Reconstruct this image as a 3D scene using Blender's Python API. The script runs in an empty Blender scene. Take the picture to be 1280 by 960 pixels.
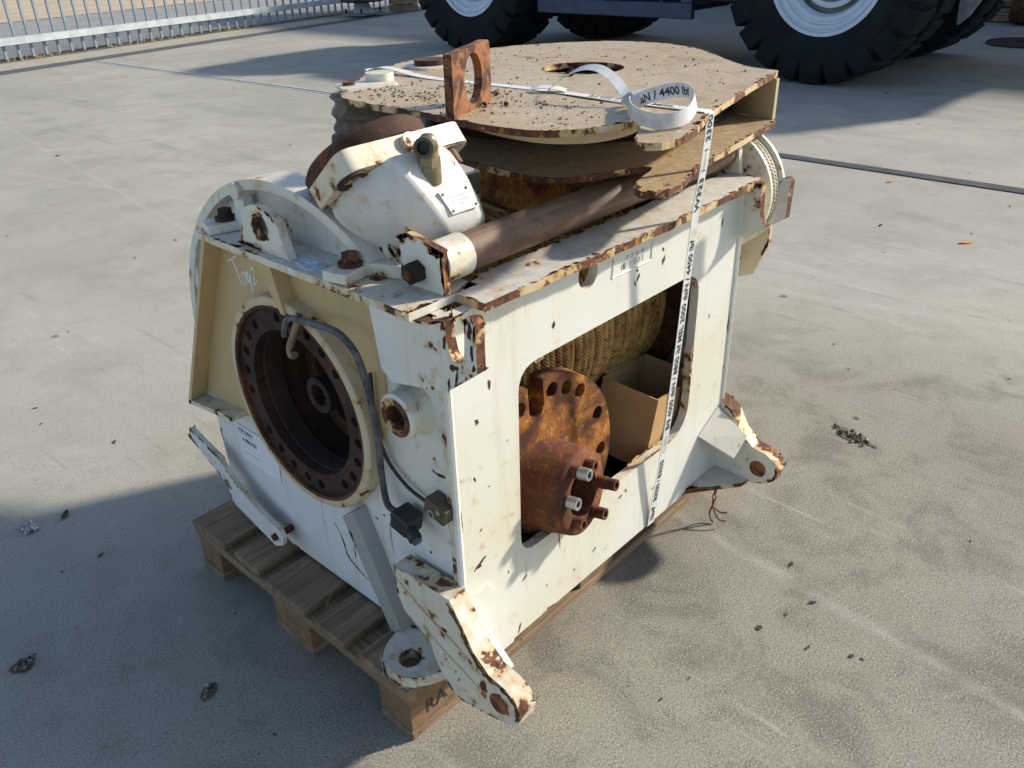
import bpy, bmesh, math, random
from mathutils import Vector, Matrix, geometry, noise as mnoise
random.seed(7)
R = math.radians
sc = bpy.context.scene

# ------------------------------------------------------------------ camera, world, sun, exposure
cam_d = bpy.data.cameras.new('camera'); cam = bpy.data.objects.new('camera', cam_d)
sc.collection.objects.link(cam); sc.camera = cam
cam_d.sensor_width = 36.0; cam_d.sensor_fit = 'HORIZONTAL'
cam_d.lens = 36.0 * 1034.6 / 1280.0
cam_d.clip_start = 0.02; cam_d.clip_end = 2000
yaw, pitch, roll = 0.75403, 0.50329, -0.03326
fw = Vector((math.cos(yaw)*math.cos(pitch), math.sin(yaw)*math.cos(pitch), -math.sin(pitch)))
rt = Vector((math.sin(yaw), -math.cos(yaw), 0)); up = rt.cross(fw)
rt2 = math.cos(roll)*rt + math.sin(roll)*up; up2 = -math.sin(roll)*rt + math.cos(roll)*up
cam.matrix_world = Matrix(((rt2.x, up2.x, -fw.x, -0.64245), (rt2.y, up2.y, -fw.y, -0.90294), (rt2.z, up2.z, -fw.z, 1.39531), (0, 0, 0, 1)))

SUN = Vector((1.0, -0.5, 0.62)).normalized()          # direction towards the sun
w = bpy.data.worlds.new('World'); sc.world = w; w.use_nodes = True
wn = w.node_tree; wn.nodes.clear()
sky = wn.nodes.new('ShaderNodeTexSky'); sky.sky_type = 'NISHITA'; sky.sun_disc = False
sky.sun_elevation = math.asin(SUN.z); sky.sun_rotation = math.atan2(SUN.x, SUN.y)
sky.air_density = 1.0; sky.dust_density = 1.0; sky.ozone_density = 1.0
bg = wn.nodes.new('ShaderNodeBackground'); bg.inputs['Strength'].default_value = 0.125
wo = wn.nodes.new('ShaderNodeOutputWorld')
wn.links.new(sky.outputs[0], bg.inputs['Color']); wn.links.new(bg.outputs[0], wo.inputs['Surface'])
sd = bpy.data.lights.new('sun', 'SUN'); sd.energy = 4.2; sd.angle = R(3.0); sd.color = (1.0, 0.92, 0.78)
so = bpy.data.objects.new('sun', sd); sc.collection.objects.link(so)
so.rotation_euler = SUN.to_track_quat('Z', 'Y').to_euler()
sc.view_settings.view_transform = 'Standard'; sc.view_settings.look = 'None'
sc.view_settings.exposure = 0.52; sc.view_settings.gamma = 1.0
sc.render.engine = 'CYCLES'; sc.cycles.use_denoising = True
sc.cycles.max_bounces = 5; sc.cycles.diffuse_bounces = 3; sc.cycles.glossy_bounces = 2
sc.cycles.caustics_reflective = False; sc.cycles.caustics_refractive = False
sc.cycles.use_adaptive_sampling = True; sc.cycles.adaptive_threshold = 0.02

# ------------------------------------------------------------------ node helpers
class Mat:
    def __init__(s, name):
        s.m = bpy.data.materials.new(name); s.m.use_nodes = True
        s.t = s.m.node_tree; s.t.nodes.clear()
        s.out = s.t.nodes.new('ShaderNodeOutputMaterial'); s.b = s.t.nodes.new('ShaderNodeBsdfPrincipled')
        s.t.links.new(s.b.outputs[0], s.out.inputs[0])
        tc = s.t.nodes.new('ShaderNodeTexCoord'); s.co = tc.outputs['Object']; s.uv = tc.outputs['UV']
    def put(s, sock, v):
        if isinstance(v, bpy.types.NodeSocket): s.t.links.new(v, sock)
        elif isinstance(v, (tuple, list)) and len(v) == 3 and sock.type == 'RGBA': sock.default_value = (*v, 1)
        else: sock.default_value = v
    def node(s, typ, ins={}, **at):
        n = s.t.nodes.new(typ)
        for k, v in at.items(): setattr(n, k, v)
        for k, v in ins.items(): s.put(n.inputs[k], v)
        return n
    def noise(s, scale, detail=4, rough=0.55, co=None, dist=0.0):
        return s.node('ShaderNodeTexNoise', {'Vector': co or s.co, 'Scale': scale, 'Detail': detail, 'Roughness': rough, 'Distortion': dist}).outputs['Fac']
    def vor(s, scale, co=None, feature='F1'):
        return s.node('ShaderNodeTexVoronoi', {'Vector': co or s.co, 'Scale': scale}, feature=feature).outputs['Distance']
    def scaled(s, v):
        return s.node('ShaderNodeMapping', {'Vector': s.co, 'Scale': v}).outputs[0]
    def math(s, op, a, b=0.0, c=0.0):
        n = s.node('ShaderNodeMath', {0: a, 1: b, 2: c}, operation=op); return n.outputs[0]
    def rng(s, v, lo, hi, a=0.0, b=1.0):
        return s.node('ShaderNodeMapRange', {'Value': v, 'From Min': lo, 'From Max': hi, 'To Min': a, 'To Max': b}, interpolation_type='SMOOTHSTEP').outputs[0]
    def mix(s, f, a, b):
        n = s.node('ShaderNodeMix', data_type='RGBA'); s.put(n.inputs[0], f); s.put(n.inputs[6], a); s.put(n.inputs[7], b); return n.outputs[2]
    def upface(s):
        g = s.node('ShaderNodeNewGeometry').outputs['Normal']
        return s.node('ShaderNodeSeparateXYZ', {0: g}).outputs[2]
    def done(s, col, rough=0.6, metal=0.0, bump=None, bs=0.3, bd=0.002, spec=0.5):
        s.put(s.b.inputs['Base Color'], col); s.put(s.b.inputs['Roughness'], rough); s.put(s.b.inputs['Metallic'], metal)
        s.put(s.b.inputs['Specular IOR Level'], spec)
        if bump is not None:
            n = s.node('ShaderNodeBump', {'Height': bump, 'Strength': bs, 'Distance': bd}); s.t.links.new(n.outputs[0], s.b.inputs['Normal'])
        return s.m

def paint(name, base=(.74, .72, .63), chip=.66, edge=.5, dust=.3, dustcol=(.50, .42, .33), stain=.5, off=(0, 0, 0), cream=0.0, pinl=.56, bigs=2.6, bigw=.25):
    m = Mat(name)
    if off != (0, 0, 0): m.co = m.node('ShaderNodeMapping', {'Vector': m.co, 'Location': off}).outputs[0]
    big = m.noise(bigs, 3); med = m.noise(27, 6, .66); fine = m.noise(95, 4); tiny = m.vor(150)
    streak = m.noise(1.0, 4, .6, co=m.scaled((34, 34, 2.2)))
    # paint tone: yellowing patches, soft dirt, vertical streaks
    col = m.mix(m.rng(big, .40, .72), base, tuple(c*f for c, f in zip(base, (.95, .91, .80))))
    col = m.mix(m.math('MULTIPLY', m.rng(streak, .52, .76), .42*stain), col, (.46, .36, .20))
    col = m.mix(m.math('MULTIPLY', m.rng(m.noise(7, 5, .7), .5, .8), .30*stain), col, (.46, .40, .30))
    if cream: col = m.mix(m.rng(m.noise(5, 4), .2, .8, cream*.55, cream), col, (.47, .30, .12))
    # dust that lies on upward faces
    upm = m.rng(m.upface(), .55, .9)
    dm = m.math('MULTIPLY', upm, m.rng(m.math('ADD', m.math('MULTIPLY', med, .6), m.math('MULTIPLY', big, .5)), .38, .68, dust*.55, min(1, dust*1.5)))
    dcol = m.mix(m.rng(fine, .35, .65), tuple(c*.74 for c in dustcol), dustcol)
    dcol = m.mix(m.rng(m.noise(11, 5, .7, dist=.7), .50, .68, 0, .55), dcol, tuple(c*f for c, f in zip(dustcol, (.50, .42, .36))))
    dcol = m.mix(m.rng(m.noise(38, 4, .7), .60, .70, 0, .7), dcol, (.66, .62, .55))
    col = m.mix(dm, col, dcol)
    # chips: sharp-edged islands, plus chipped edges, plus pin-prick rust
    cmix = m.math('ADD', m.math('MULTIPLY', med, 1-bigw), m.math('MULTIPLY', big, bigw))
    chips = m.rng(cmix, chip, chip+.03)
    pin = m.math('MULTIPLY', m.rng(tiny, .11, .07), m.rng(m.noise(14, 3), pinl, pinl+.06))
    rust = m.math('MAXIMUM', chips, m.math('MULTIPLY', pin, .85))
    halo = m.rng(cmix, chip-.085, chip+.01)
    col = m.mix(m.math('MULTIPLY', halo, min(.9, .55*stain+.1)), col, (.52, .33, .13))
    col = m.mix(m.math('MULTIPLY', m.math('MULTIPLY', m.rng(m.noise(1.0, 4, .65, co=m.scaled((60, 60, 3.0))), .60, .72), m.rng(m.noise(6, 3), .52, .66)), .55), col, (.40, .22, .08))
    rcol = m.mix(m.rng(fine, .3, .7), (.040, .014, .009), (.16, .055, .022))
    rcol = m.mix(m.rng(m.noise(45, 3), .55, .68, 0, .8), rcol, (.42, .17, .045))
    col = m.mix(rust, col, rcol)
    h = m.math('SUBTRACT', m.math('MULTIPLY', fine, .18), m.math('MULTIPLY', rust, .9))
    return m.done(col, m.math('ADD', m.math('MULTIPLY', rust, .4), m.rng(m.noise(40, 3), .3, .7, .36, .52)), 0, h, .35, .0018)

def rusty(name, dark, mid, light, lo=.35, hi=.68, scale=9, rough=.85, grit=.35, streakv=None):
    m = Mat(name)
    a = m.noise(scale, 7, .66, dist=.6); b = m.noise(scale*9, 5, .7); c = m.noise(scale*30, 3)
    col = m.mix(m.rng(a, lo, hi), dark, mid)
    col = m.mix(m.rng(m.math('ADD', m.math('MULTIPLY', a, .5), m.math('MULTIPLY', b, .5)), .50, .70), col, light)
    if streakv: col = m.mix(m.rng(m.noise(1, 5, .7, co=m.scaled(streakv), dist=.5), .45, .68), col, light)
    col = m.mix(m.rng(c, .58, .72, 0, .7), col, tuple(x*.45 for x in dark))
    return m.done(col, rough, 0.0, m.math('ADD', b, m.math('MULTIPLY', c, .5)), grit, .002)

def plain(name, col, rough=.6, metal=0.0, var=.25, scale=18, bs=.15):
    m = Mat(name)
    a = m.noise(scale, 5, .65); f = m.noise(scale*12, 3)
    k = m.mix(m.rng(a, .3, .7), tuple(x*(1-var) for x in col), tuple(min(1, x*(1+var*.6)) for x in col))
    return m.done(k, m.rng(a, .3, .7, max(0, rough-.1), min(1, rough+.1)), metal, f, bs, .001)

M = {}
M['paint'] = paint('white_paint', base=(.70, .70, .65), chip=.625, dust=.30)
M['paint_face'] = paint('white_paint_front', base=(.695, .695, .64), chip=.66, dust=.3, stain=.60, off=(3.1, 1.7, .4))
M['paint_end_sky_tint'] = paint('white_paint_end_sky_tint', base=(.74, .75, .76), chip=.65, dust=.25, stain=.65, off=(5.3, .7, 2.4))  # same white paint, lightened and blued to imitate sky fill on shaded faces
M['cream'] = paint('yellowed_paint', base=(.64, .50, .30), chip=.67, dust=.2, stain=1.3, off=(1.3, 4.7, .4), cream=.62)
M['paint_worn'] = paint('worn_paint', base=(.71, .69, .62), chip=.60, dust=.45, dustcol=(.56, .51, .45), stain=.8, off=(.3, 8.7, 4.4))
M['grey_paint'] = paint('grey_strut_paint', base=(.36, .37, .37), chip=.66, dust=.2, stain=.4, off=(4.1, 2.2, 1.4))
M['flange'] = paint('flange_paint', base=(.70, .68, .62), chip=.61, dust=.50, dustcol=(.55, .51, .46), stain=.7, pinl=.48, off=(2.3, 3.7, 9.4))
M['sheave'] = paint('dusty_plate_paint', base=(.52, .42, .27), chip=.60, dust=.95, dustcol=(.44, .335, .215), stain=1.0, pinl=.46, off=(7.3, 1.1, 3.4))
M['ring_paint'] = paint('ring_paint', base=(.66, .60, .48), chip=.60, dust=.3, stain=1.3, off=(2.2, 9.1, 7.4), cream=.35)
M['motor_cast'] = paint('motor_cast_paint', base=(.70, .66, .54), chip=.575, pinl=.46, dust=.5, dustcol=(.56, .49, .40), stain=1.2, off=(8.3, 4.1, 2.4))
M['motor_paint'] = paint('motor_paint', base=(.64, .635, .61), chip=.60, pinl=.42, dust=.95, dustcol=(.56, .49, .40), stain=.7, off=(6.3, 4.1, 7.4))
M['edge'] = paint('rusted_plate_edge', base=(.60, .50, .32), bigs=11, bigw=.55, chip=.455, dust=.3, dustcol=(.5, .42, .33), stain=1.3, off=(9.3, 2.1, 5.4))
M['edge_clean'] = paint('chipped_plate_edge', base=(.70, .68, .60), bigs=9, bigw=.5, chip=.545, dust=.3, dustcol=(.5, .42, .33), stain=1.0, off=(9.3, 2.1, 5.4))
def stainmat():
    m = Mat('rust_stain')
    return m.done(m.mix(m.rng(m.noise(60, 4), .3, .7), (.50, .27, .085), (.66, .52, .33)), .6)
M['stain'] = stainmat()
M['rust'] = rusty('rust_brown', (.035, .014, .009), (.12, .045, .02), (.27, .10, .03))
M['rust_dark'] = rusty('rust_dark', (.022, .010, .008), (.055, .022, .015), (.10, .040, .022), scale=12)
M['rust_pipe'] = rusty('rust_pipe', (.075, .040, .027), (.14, .078, .05), (.20, .12, .075), scale=14, rough=.62, streakv=(2, 30, 30))
M['rust_orange'] = rusty('rust_orange', (.06, .017, .006), (.30, .105, .018), (.60, .31, .055), lo=.38, hi=.60, scale=11, rough=.92, grit=.6)
M['rust_tube'] = rusty('rust_tube', (.07, .02, .008), (.18, .056, .016), (.33, .125, .032), scale=13, rough=.85, grit=.6)
M['rust_lug'] = rusty('rust_lug', (.05, .02, .012), (.24, .09, .032), (.40, .175, .07), lo=.42, hi=.56, scale=30, grit=.6)
M['roller'] = rusty('dusty_roller', (.10, .08, .06), (.22, .185, .14), (.33, .29, .23), scale=14, rough=.8)
M['steel'] = plain('zinc_steel', (.42, .43, .43), .45, .75)
M['galv'] = plain('galvanised_steel', (.50, .55, .58), .5, .25, .12, 6)
M['galv_dark'] = plain('galvanised_darker', (.26, .31, .36), .5, .3, .12, 6)  # darker galvanised tone for the upright bars
M['brass'] = plain('brass_fitting', (.26, .22, .13), .45, .5)
M['black'] = plain('black_plastic', (.028, .030, .034), .55)
M['hose'] = plain('grey_hose', (.10, .105, .11), .6, 0, .7, 40)
M['bronze'] = plain('bronze_block', (.11, .085, .055), .55, .3)
M['chalk'] = plain('chalk', (.82, .84, .86), .9)
M['chalk_blue'] = plain('chalk_blue', (.62, .74, .90), .9)
M['plate_tag'] = plain('aluminium_tag', (.78, .78, .76), .4, .2, .08)
M['paper'] = plain('paper', (.80, .80, .84), .7, 0, .03)
M['ink'] = plain('ink', (.03, .03, .035), .7)
M['tag_ink'] = plain('faded_ink', (.50, .50, .48), .7)
M['tyre'] = plain('tyre_rubber', (.014, .017, .021), .85, 0, .5, 3, .3); M['tyre'].node_tree.nodes['Principled BSDF'].inputs['Specular IOR Level'].default_value = .2
M['rim'] = plain('rim_paint', (.62, .67, .76), .4, 0, .1, 4)
M['loader_blue'] = plain('loader_frame_paint', (.035, .055, .11), .5, 0, .4, 6)
M['loader_dark'] = plain('loader_chassis_paint', (.016, .017, .02), .6)
M['loader_grey'] = plain('loader_counterweight', (.24, .25, .28), .55)
M['dark_wall'] = plain('dark_wall', (.03, .03, .035), .8)

def wood(name, a, b, grey=.5):
    m = Mat(name)
    rnd = m.node('ShaderNodeObjectInfo').outputs['Random']
    co = m.node('ShaderNodeVectorMath', {0: m.co, 1: m.node('ShaderNodeCombineXYZ', {0: rnd, 1: m.math('MULTIPLY', rnd, 7.0), 2: rnd}).outputs[0]}, operation='ADD').outputs[0]
    g = m.node('ShaderNodeMapping', {'Vector': co, 'Scale': (3.2, 42, 42)}).outputs[0]
    gr = m.noise(1.0, 6, .65, co=g, dist=1.2); fb = m.noise(1, 3, .6, co=m.node('ShaderNodeMapping', {'Vector': co, 'Scale': (12, 260, 260)}).outputs[0])
    big = m.noise(5, 4, co=co)
    col = m.mix(m.rng(gr, .3, .7), a, b)
    col = m.mix(m.math('MULTIPLY', m.rng(big, .35, .7), grey), col, (.17, .128, .09))
    col = m.mix(m.rng(rnd, 0, 1, 0, .25), col, (.10, .075, .05))
    kn = m.vor(9, co=m.node('ShaderNodeMapping', {'Vector': co, 'Scale': (.7, 1.6, 1.6)}).outputs[0])
    col = m.mix(m.rng(kn, .09, .05, 0, .85), col, (.05, .03, .02))
    col = m.mix(m.rng(m.noise(60, 4, co=co), .62, .72, 0, .6), col, (.04, .03, .022))
    return m.done(col, .85, 0, m.math('ADD', m.math('MULTIPLY', gr, .7), m.math('MULTIPLY', fb, .5)), .5, .003)
M['wood'] = wood('pallet_wood', (.36, .24, .14), (.16, .105, .062), .35)
M['wood_block'] = wood('pallet_block_wood', (.33, .195, .09), (.16, .092, .045), .35)
M['wood_pale'] = wood('pale_board_wood', (.42, .30, .17), (.27, .18, .10), .2)

def concrete():
    m = Mat('yard_concrete')
    p = m.node('ShaderNodeNewGeometry').outputs['Position']; m.co = p
    big = m.noise(.55, 4, .6); mid = m.noise(2.7, 5, .64, dist=.5); sm = m.noise(17, 4, .65)
    agg = m.noise(240, 2, .75); agg2 = m.noise(100, 3, .75); spk = m.vor(170)
    xyz = m.node('ShaderNodeSeparateXYZ', {0: p}); X, Y = xyz.outputs[0], xyz.outputs[1]
    col = m.mix(m.rng(big, .33, .68), (.348, .336, .290), (.425, .410, .352))
    col = m.mix(m.rng(mid, .44, .70, 0, .48), col, (.268, .262, .23))
    # swept dirt drawn out along the yard
    drag = m.noise(1, 5, .66, co=m.node('ShaderNodeMapping', {'Vector': p, 'Scale': (1.0, .25, 1), 'Rotation': (0, 0, .3)}).outputs[0], dist=.6)
    col = m.mix(m.rng(drag, .50, .72, 0, .5), col, (.215, .21, .195))
    col = m.mix(m.rng(m.noise(6, 5, .7, dist=.8), .56, .72, 0, .5), col, (.46, .44, .385))
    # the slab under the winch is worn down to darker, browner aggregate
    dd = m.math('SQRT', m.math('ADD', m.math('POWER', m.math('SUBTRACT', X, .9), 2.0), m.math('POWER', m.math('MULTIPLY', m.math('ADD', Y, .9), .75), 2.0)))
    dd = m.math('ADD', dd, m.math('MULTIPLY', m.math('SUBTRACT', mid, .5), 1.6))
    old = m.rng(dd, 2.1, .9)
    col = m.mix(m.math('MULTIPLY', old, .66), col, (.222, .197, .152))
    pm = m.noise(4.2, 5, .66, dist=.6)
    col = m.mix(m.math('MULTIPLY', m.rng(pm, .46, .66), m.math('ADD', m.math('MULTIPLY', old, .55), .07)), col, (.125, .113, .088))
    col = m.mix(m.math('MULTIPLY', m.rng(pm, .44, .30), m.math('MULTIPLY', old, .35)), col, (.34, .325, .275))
    # exposed aggregate
    wear = m.math('MULTIPLY', m.rng(sm, .35, .6, .6, 1.0), m.math('ADD', m.math('MULTIPLY', old, .45), .55))
    col = m.mix(m.math('MULTIPLY', m.rng(agg, .52, .64), m.math('MULTIPLY', wear, .78)), col, (.088, .081, .064))
    col = m.mix(m.math('MULTIPLY', m.rng(agg2, .53, .68), .34), col, (.13, .117, .097))
    col = m.mix(m.math('MULTIPLY', m.rng(agg, .46, .36), m.math('MULTIPLY', wear, .62)), col, (.52, .48, .405))
    col = m.mix(m.math('MULTIPLY', m.rng(spk, .20, .13), m.rng(sm, .46, .60, 0, .8)), col, (.05, .045, .039))
    # pale scrape tracks that run across the slab
    for x0, y0, dx, dy, wd in ((.926, -.213, -.12, -.99, .03), (2.6, .25, .25, -1.0, .05)):
        l = math.hypot(dx, dy); nx, ny = -dy/l, dx/l
        d = m.math('ADD', m.math('MULTIPLY', m.math('SUBTRACT', X, x0), nx), m.math('MULTIPLY', m.math('SUBTRACT', Y, y0), ny))
        d = m.math('ABSOLUTE', m.math('ADD', d, m.math('MULTIPLY', m.math('SUBTRACT', mid, .5), .08)))
        col = m.mix(m.math('MULTIPLY', m.rng(d, wd, 0), m.rng(sm, .35, .65, .1, .34)), col, (.46, .44, .40))
    # scuffs and drag marks in two directions, a few dull tyre bands
    for rot, sc_, colr, am in ((.5, (26, 1.6, 1), (.17, .163, .145), .55), (-.9, (30, 2.2, 1), (.50, .48, .42), .40), (.15, (3.2, .22, 1), (.20, .196, .18), .40)):
        sv = m.noise(1, 4, .62, co=m.node('ShaderNodeMapping', {'Vector': p, 'Scale': sc_, 'Rotation': (0, 0, rot)}).outputs[0], dist=.25)
        col = m.mix(m.math('MULTIPLY', m.rng(sv, .60, .72), m.math('MULTIPLY', m.rng(big, .42, .62), am)), col, colr)
    # small dark oil and rubber spots
    sp = m.node('ShaderNodeTexVoronoi', {'Vector': p, 'Scale': 2.3, 'Randomness': 1.0}).outputs['Distance']
    sp = m.math('ADD', sp, m.math('MULTIPLY', m.math('SUBTRACT', sm, .5), .12))
    col = m.mix(m.rng(sp, .05, .02, 0, .7), col, (.075, .068, .06))
    h = m.math('ADD', m.math('MULTIPLY', agg, .8), m.math('MULTIPLY', agg2, .3))
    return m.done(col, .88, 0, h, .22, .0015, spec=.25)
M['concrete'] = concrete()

def flat_ground(name, a, b, scale, fine=120):
    m = Mat(name)
    col = m.mix(m.rng(m.noise(scale, 6, .65), .33, .68), a, b)
    col = m.mix(m.rng(m.noise(fine, 3), .55, .75, 0, .5), col, tuple(x*.5 for x in a))
    return m.done(col, .9, 0, m.noise(fine, 3), .4, .004, spec=.25)
M['kerb'] = flat_ground('kerb_concrete', (.34, .315, .26), (.42, .385, .32), 2)
M['asphalt'] = flat_ground('asphalt', (.25, .247, .242), (.31, .305, .295), 1.5, 60)
M['sand'] = flat_ground('sandy_paving', (.42, .34, .24), (.50, .42, .31), 1.2, 40)
M['sealant'] = flat_ground('joint_sealant', (.055, .058, .066), (.085, .088, .098), 9)
M['joint_pale'] = flat_ground('pale_joint_edge', (.40, .42, .43), (.48, .50, .51), 4)
M['grate'] = flat_ground('drain_grate', (.085, .09, .095), (.13, .135, .14), 14)
M['dirt'] = flat_ground('dirt', (.10, .085, .062), (.17, .14, .10), 12)
M['leaf'] = flat_ground('dark_leaf', (.045, .04, .035), (.09, .075, .06), 20)
M['grit'] = flat_ground('grit', (.10, .07, .048), (.20, .15, .105), 30)
M['foil'] = plain('crumpled_foil', (.45, .45, .46), .35, .6)
M['orange'] = plain('orange_leaf', (.72, .24, .02), .6)
M['grass'] = plain('dry_grass', (.26, .22, .09), .8, 0, .5, 30)
M['stone'] = plain('stone_chip', (.36, .31, .24), .8, 0, .5, 60)
M['cardboard'] = None
def cardboard():
    m = Mat('cardboard')
    col = m.mix(m.rng(m.noise(9, 4), .3, .7), (.40, .245, .10), (.47, .30, .135))
    col = m.mix(m.rng(m.noise(70, 3), .55, .75, 0, .35), col, (.28, .17, .07))
    return m.done(col, .85, 0, m.noise(200, 2), .15, .0008)
M['cardboard'] = cardboard()
def ropemat(name, a, b, dark):
    m = Mat(name)
    s = m.node('ShaderNodeSeparateXYZ', {0: m.uv})
    ph = m.math('ADD', m.math('MULTIPLY', s.outputs[0], 760.0), m.math('MULTIPLY', s.outputs[1], 6.2832*6))
    wv = m.math('ADD', m.math('MULTIPLY', m.math('SINE', ph), .5), .5)
    wv = m.math('POWER', wv, .6)
    col = m.mix(m.rng(m.noise(16, 5, .7), .34, .62), a, b)
    col = m.mix(m.rng(m.noise(60, 4), .5, .72, 0, .75), col, dark)
    col = m.mix(m.rng(wv, .5, .05, 0, .42), col, dark)
    return m.done(col, .6, .0, wv, .6, .002)
M['rope'] = ropemat('greasy_wire_rope', (.44, .22, .065), (.70, .44, .15), (.04, .02, .008))
M['rope_pale'] = ropemat('dusty_wire_rope', (.30, .26, .17), (.50, .45, .32), (.10, .08, .05))
def webbing():
    m = Mat('white_webbing')
    s = m.node('ShaderNodeSeparateXYZ', {0: m.uv})
    rib = m.math('SINE', m.math('MULTIPLY', s.outputs[0], 2300.0)); ln = m.math('SINE', m.math('MULTIPLY', s.outputs[1], 60.0))
    hh = m.math('ADD', rib, m.math('MULTIPLY', ln, .6))
    col = m.mix(m.rng(m.noise(30, 4), .3, .75), (.70, .71, .72), (.60, .60, .58))
    col = m.mix(m.rng(hh, -1.2, -1.6, 0, .25), col, (.4, .4, .4))
    col = m.mix(m.rng(m.noise(18, 5, .7), .52, .70, 0, .55), col, (.40, .37, .31))
    return m.done(col, .65, 0, hh, .3, .0006)
M['web'] = webbing()

# ------------------------------------------------------------------ geometry helpers
COL = sc.collection
def tag(o, label=None, cat=None, group=None, kind=None):
    if label: o['label'] = label
    if cat: o['category'] = cat
    if group: o['group'] = group
    if kind: o['kind'] = kind
    return o
def thing(name, loc, label, cat, group=None):
    o = bpy.data.objects.new(name, None); COL.objects.link(o); o.location = loc; o.empty_display_size = .05
    return tag(o, label, cat, group)
def wbase(p):
    v = Vector((0, 0, 0))
    while p is not None: v += p.location; p = p.parent
    return v

class B:
    def __init__(s): s.bm = bmesh.new(); s.uv = None; s.rims = []; s.cut = False
    def face(s, vs):
        try: return s.bm.faces.new(vs)
        except ValueError: return None
    def box(s, x0, x1, y0, y1, z0, z1):
        return s.obox(Vector(((x0+x1)/2, (y0+y1)/2, (z0+z1)/2)), Vector(((x1-x0)/2, 0, 0)), Vector((0, (y1-y0)/2, 0)), Vector((0, 0, (z1-z0)/2)))
    def obox(s, c, u, v, w):
        c, u, v, w = map(Vector, (c, u, v, w)); vs = [s.bm.verts.new(c+a*u+b*v+d*w) for a in (-1, 1) for b in (-1, 1) for d in (-1, 1)]
        for f in ((0, 1, 3, 2), (4, 6, 7, 5), (0, 4, 5, 1), (2, 3, 7, 6), (0, 2, 6, 4), (1, 5, 7, 3)): s.face([vs[i] for i in f])
        return s
    def plate(s, outer, o, U, V, N, holes=()):
        """flat plate: 2-D outline (+holes) in the frame o,U,V, given thickness vector N"""
        o, U, V, N = map(Vector, (o, U, V, N)); loops = [list(outer)] + [list(h) for h in holes]
        tris = geometry.tessellate_polygon([[Vector((a, b, 0)) for a, b in l] for l in loops])
        pts = [p for l in loops for p in l]
        lo = [s.bm.verts.new(o+U*a+V*b) for a, b in pts]; hi = [s.bm.verts.new(o+U*a+V*b+N) for a, b in pts]
        for t in tris: s.face([lo[i] for i in t]); s.face([hi[i] for i in reversed(t)])
        k = 0
        for l in loops:
            n = len(l)
            for i in range(n):
                a, b = k+i, k+(i+1) % n; f = s.face([lo[a], lo[b], hi[b], hi[a]])
                if f: f.material_index = 1
            nn = N.normalized(); s.rims.append(([v.co.copy() for v in lo[k:k+n]], -nn)); s.rims.append(([v.co.copy() for v in hi[k:k+n]], nn))
            k += n
        s.cut = True
        return s
    def lathe(s, prof, o, ax, ref, seg=48, a0=0.0, a1=2*math.pi, close=False):
        """revolve (radius, along-axis) pairs; close joins last profile point to first"""
        o, ax, ref = Vector(o), Vector(ax).normalized(), Vector(ref); ref = (ref-ax*ref.dot(ax)).normalized(); q = ax.cross(ref)
        full = abs(a1-a0-2*math.pi) < 1e-6; n = seg if full else seg+1; rings = []
        for i in range(n):
            a = a0+(a1-a0)*i/seg; d = ref*math.cos(a)+q*math.sin(a)
            rings.append([s.bm.verts.new(o+ax*h+d*r) for r, h in prof])
        m = len(prof)
        for i in range(seg):
            A, C = rings[i], rings[(i+1) % n]
            for j in range(m if close else m-1): s.face([A[j], A[(j+1) % m], C[(j+1) % m], C[j]])
        if not full and close: s.face(list(reversed(rings[0]))); s.face(rings[-1])
        return s
    def cyl(s, p0, p1, r, seg=24, r1=None):
        p0, p1 = Vector(p0), Vector(p1); ax = p1-p0; L = ax.length; r1 = r if r1 is None else r1
        ref = Vector((0, 0, 1)) if abs(ax.normalized().z) < .9 else Vector((1, 0, 0))
        return s.lathe([(1e-5, 0), (r, 0), (r1, L), (1e-5, L)], p0, ax, ref, seg)
    def ringtube(s, p0, p1, ro, ri, seg=32):
        p0, p1 = Vector(p0), Vector(p1); ax = p1-p0; L = ax.length
        ref = Vector((0, 0, 1)) if abs(ax.normalized().z) < .9 else Vector((1, 0, 0))
        return s.lathe([(ri, 0), (ro, 0), (ro, L), (ri, L)], p0, ax, ref, seg, close=True)
    def tube(s, path, r, seg=10, uv=False, cap=True):
        path = [Vector(p) for p in path]; n = len(path); rs = r if isinstance(r, (list, tuple)) else [r]*n
        t = [(path[min(i+1, n-1)]-path[max(i-1, 0)]).normalized() for i in range(n)]
        nrm = t[0].orthogonal().normalized(); rings = []
        for i in range(n):
            nrm = (nrm-t[i]*nrm.dot(t[i])).normalized(); bq = t[i].cross(nrm)
            rings.append([s.bm.verts.new(path[i]+(nrm*math.cos(2*math.pi*k/seg)+bq*math.sin(2*math.pi*k/seg))*rs[i]) for k in range(seg)])
        if uv: lay = s.bm.loops.layers.uv.verify(); L = [0.0]
        for i in range(n-1):
            if uv: L.append(L[-1]+(path[i+1]-path[i]).length)
            for k in range(seg):
                f = s.face([rings[i][k], rings[i][(k+1) % seg], rings[i+1][(k+1) % seg], rings[i+1][k]])
                if uv and f:
                    for lp, (a, b) in zip(f.loops, ((L[i], k/seg), (L[i], (k+1)/seg), (L[i+1], (k+1)/seg), (L[i+1], k/seg))): lp[lay].uv = (a, b)
        if cap: s.face(list(reversed(rings[0]))); s.face(rings[-1])
        return s
    def hexb(s, p0, p1, r, seg=6): return s.cyl(p0, p1, r, seg)
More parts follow.
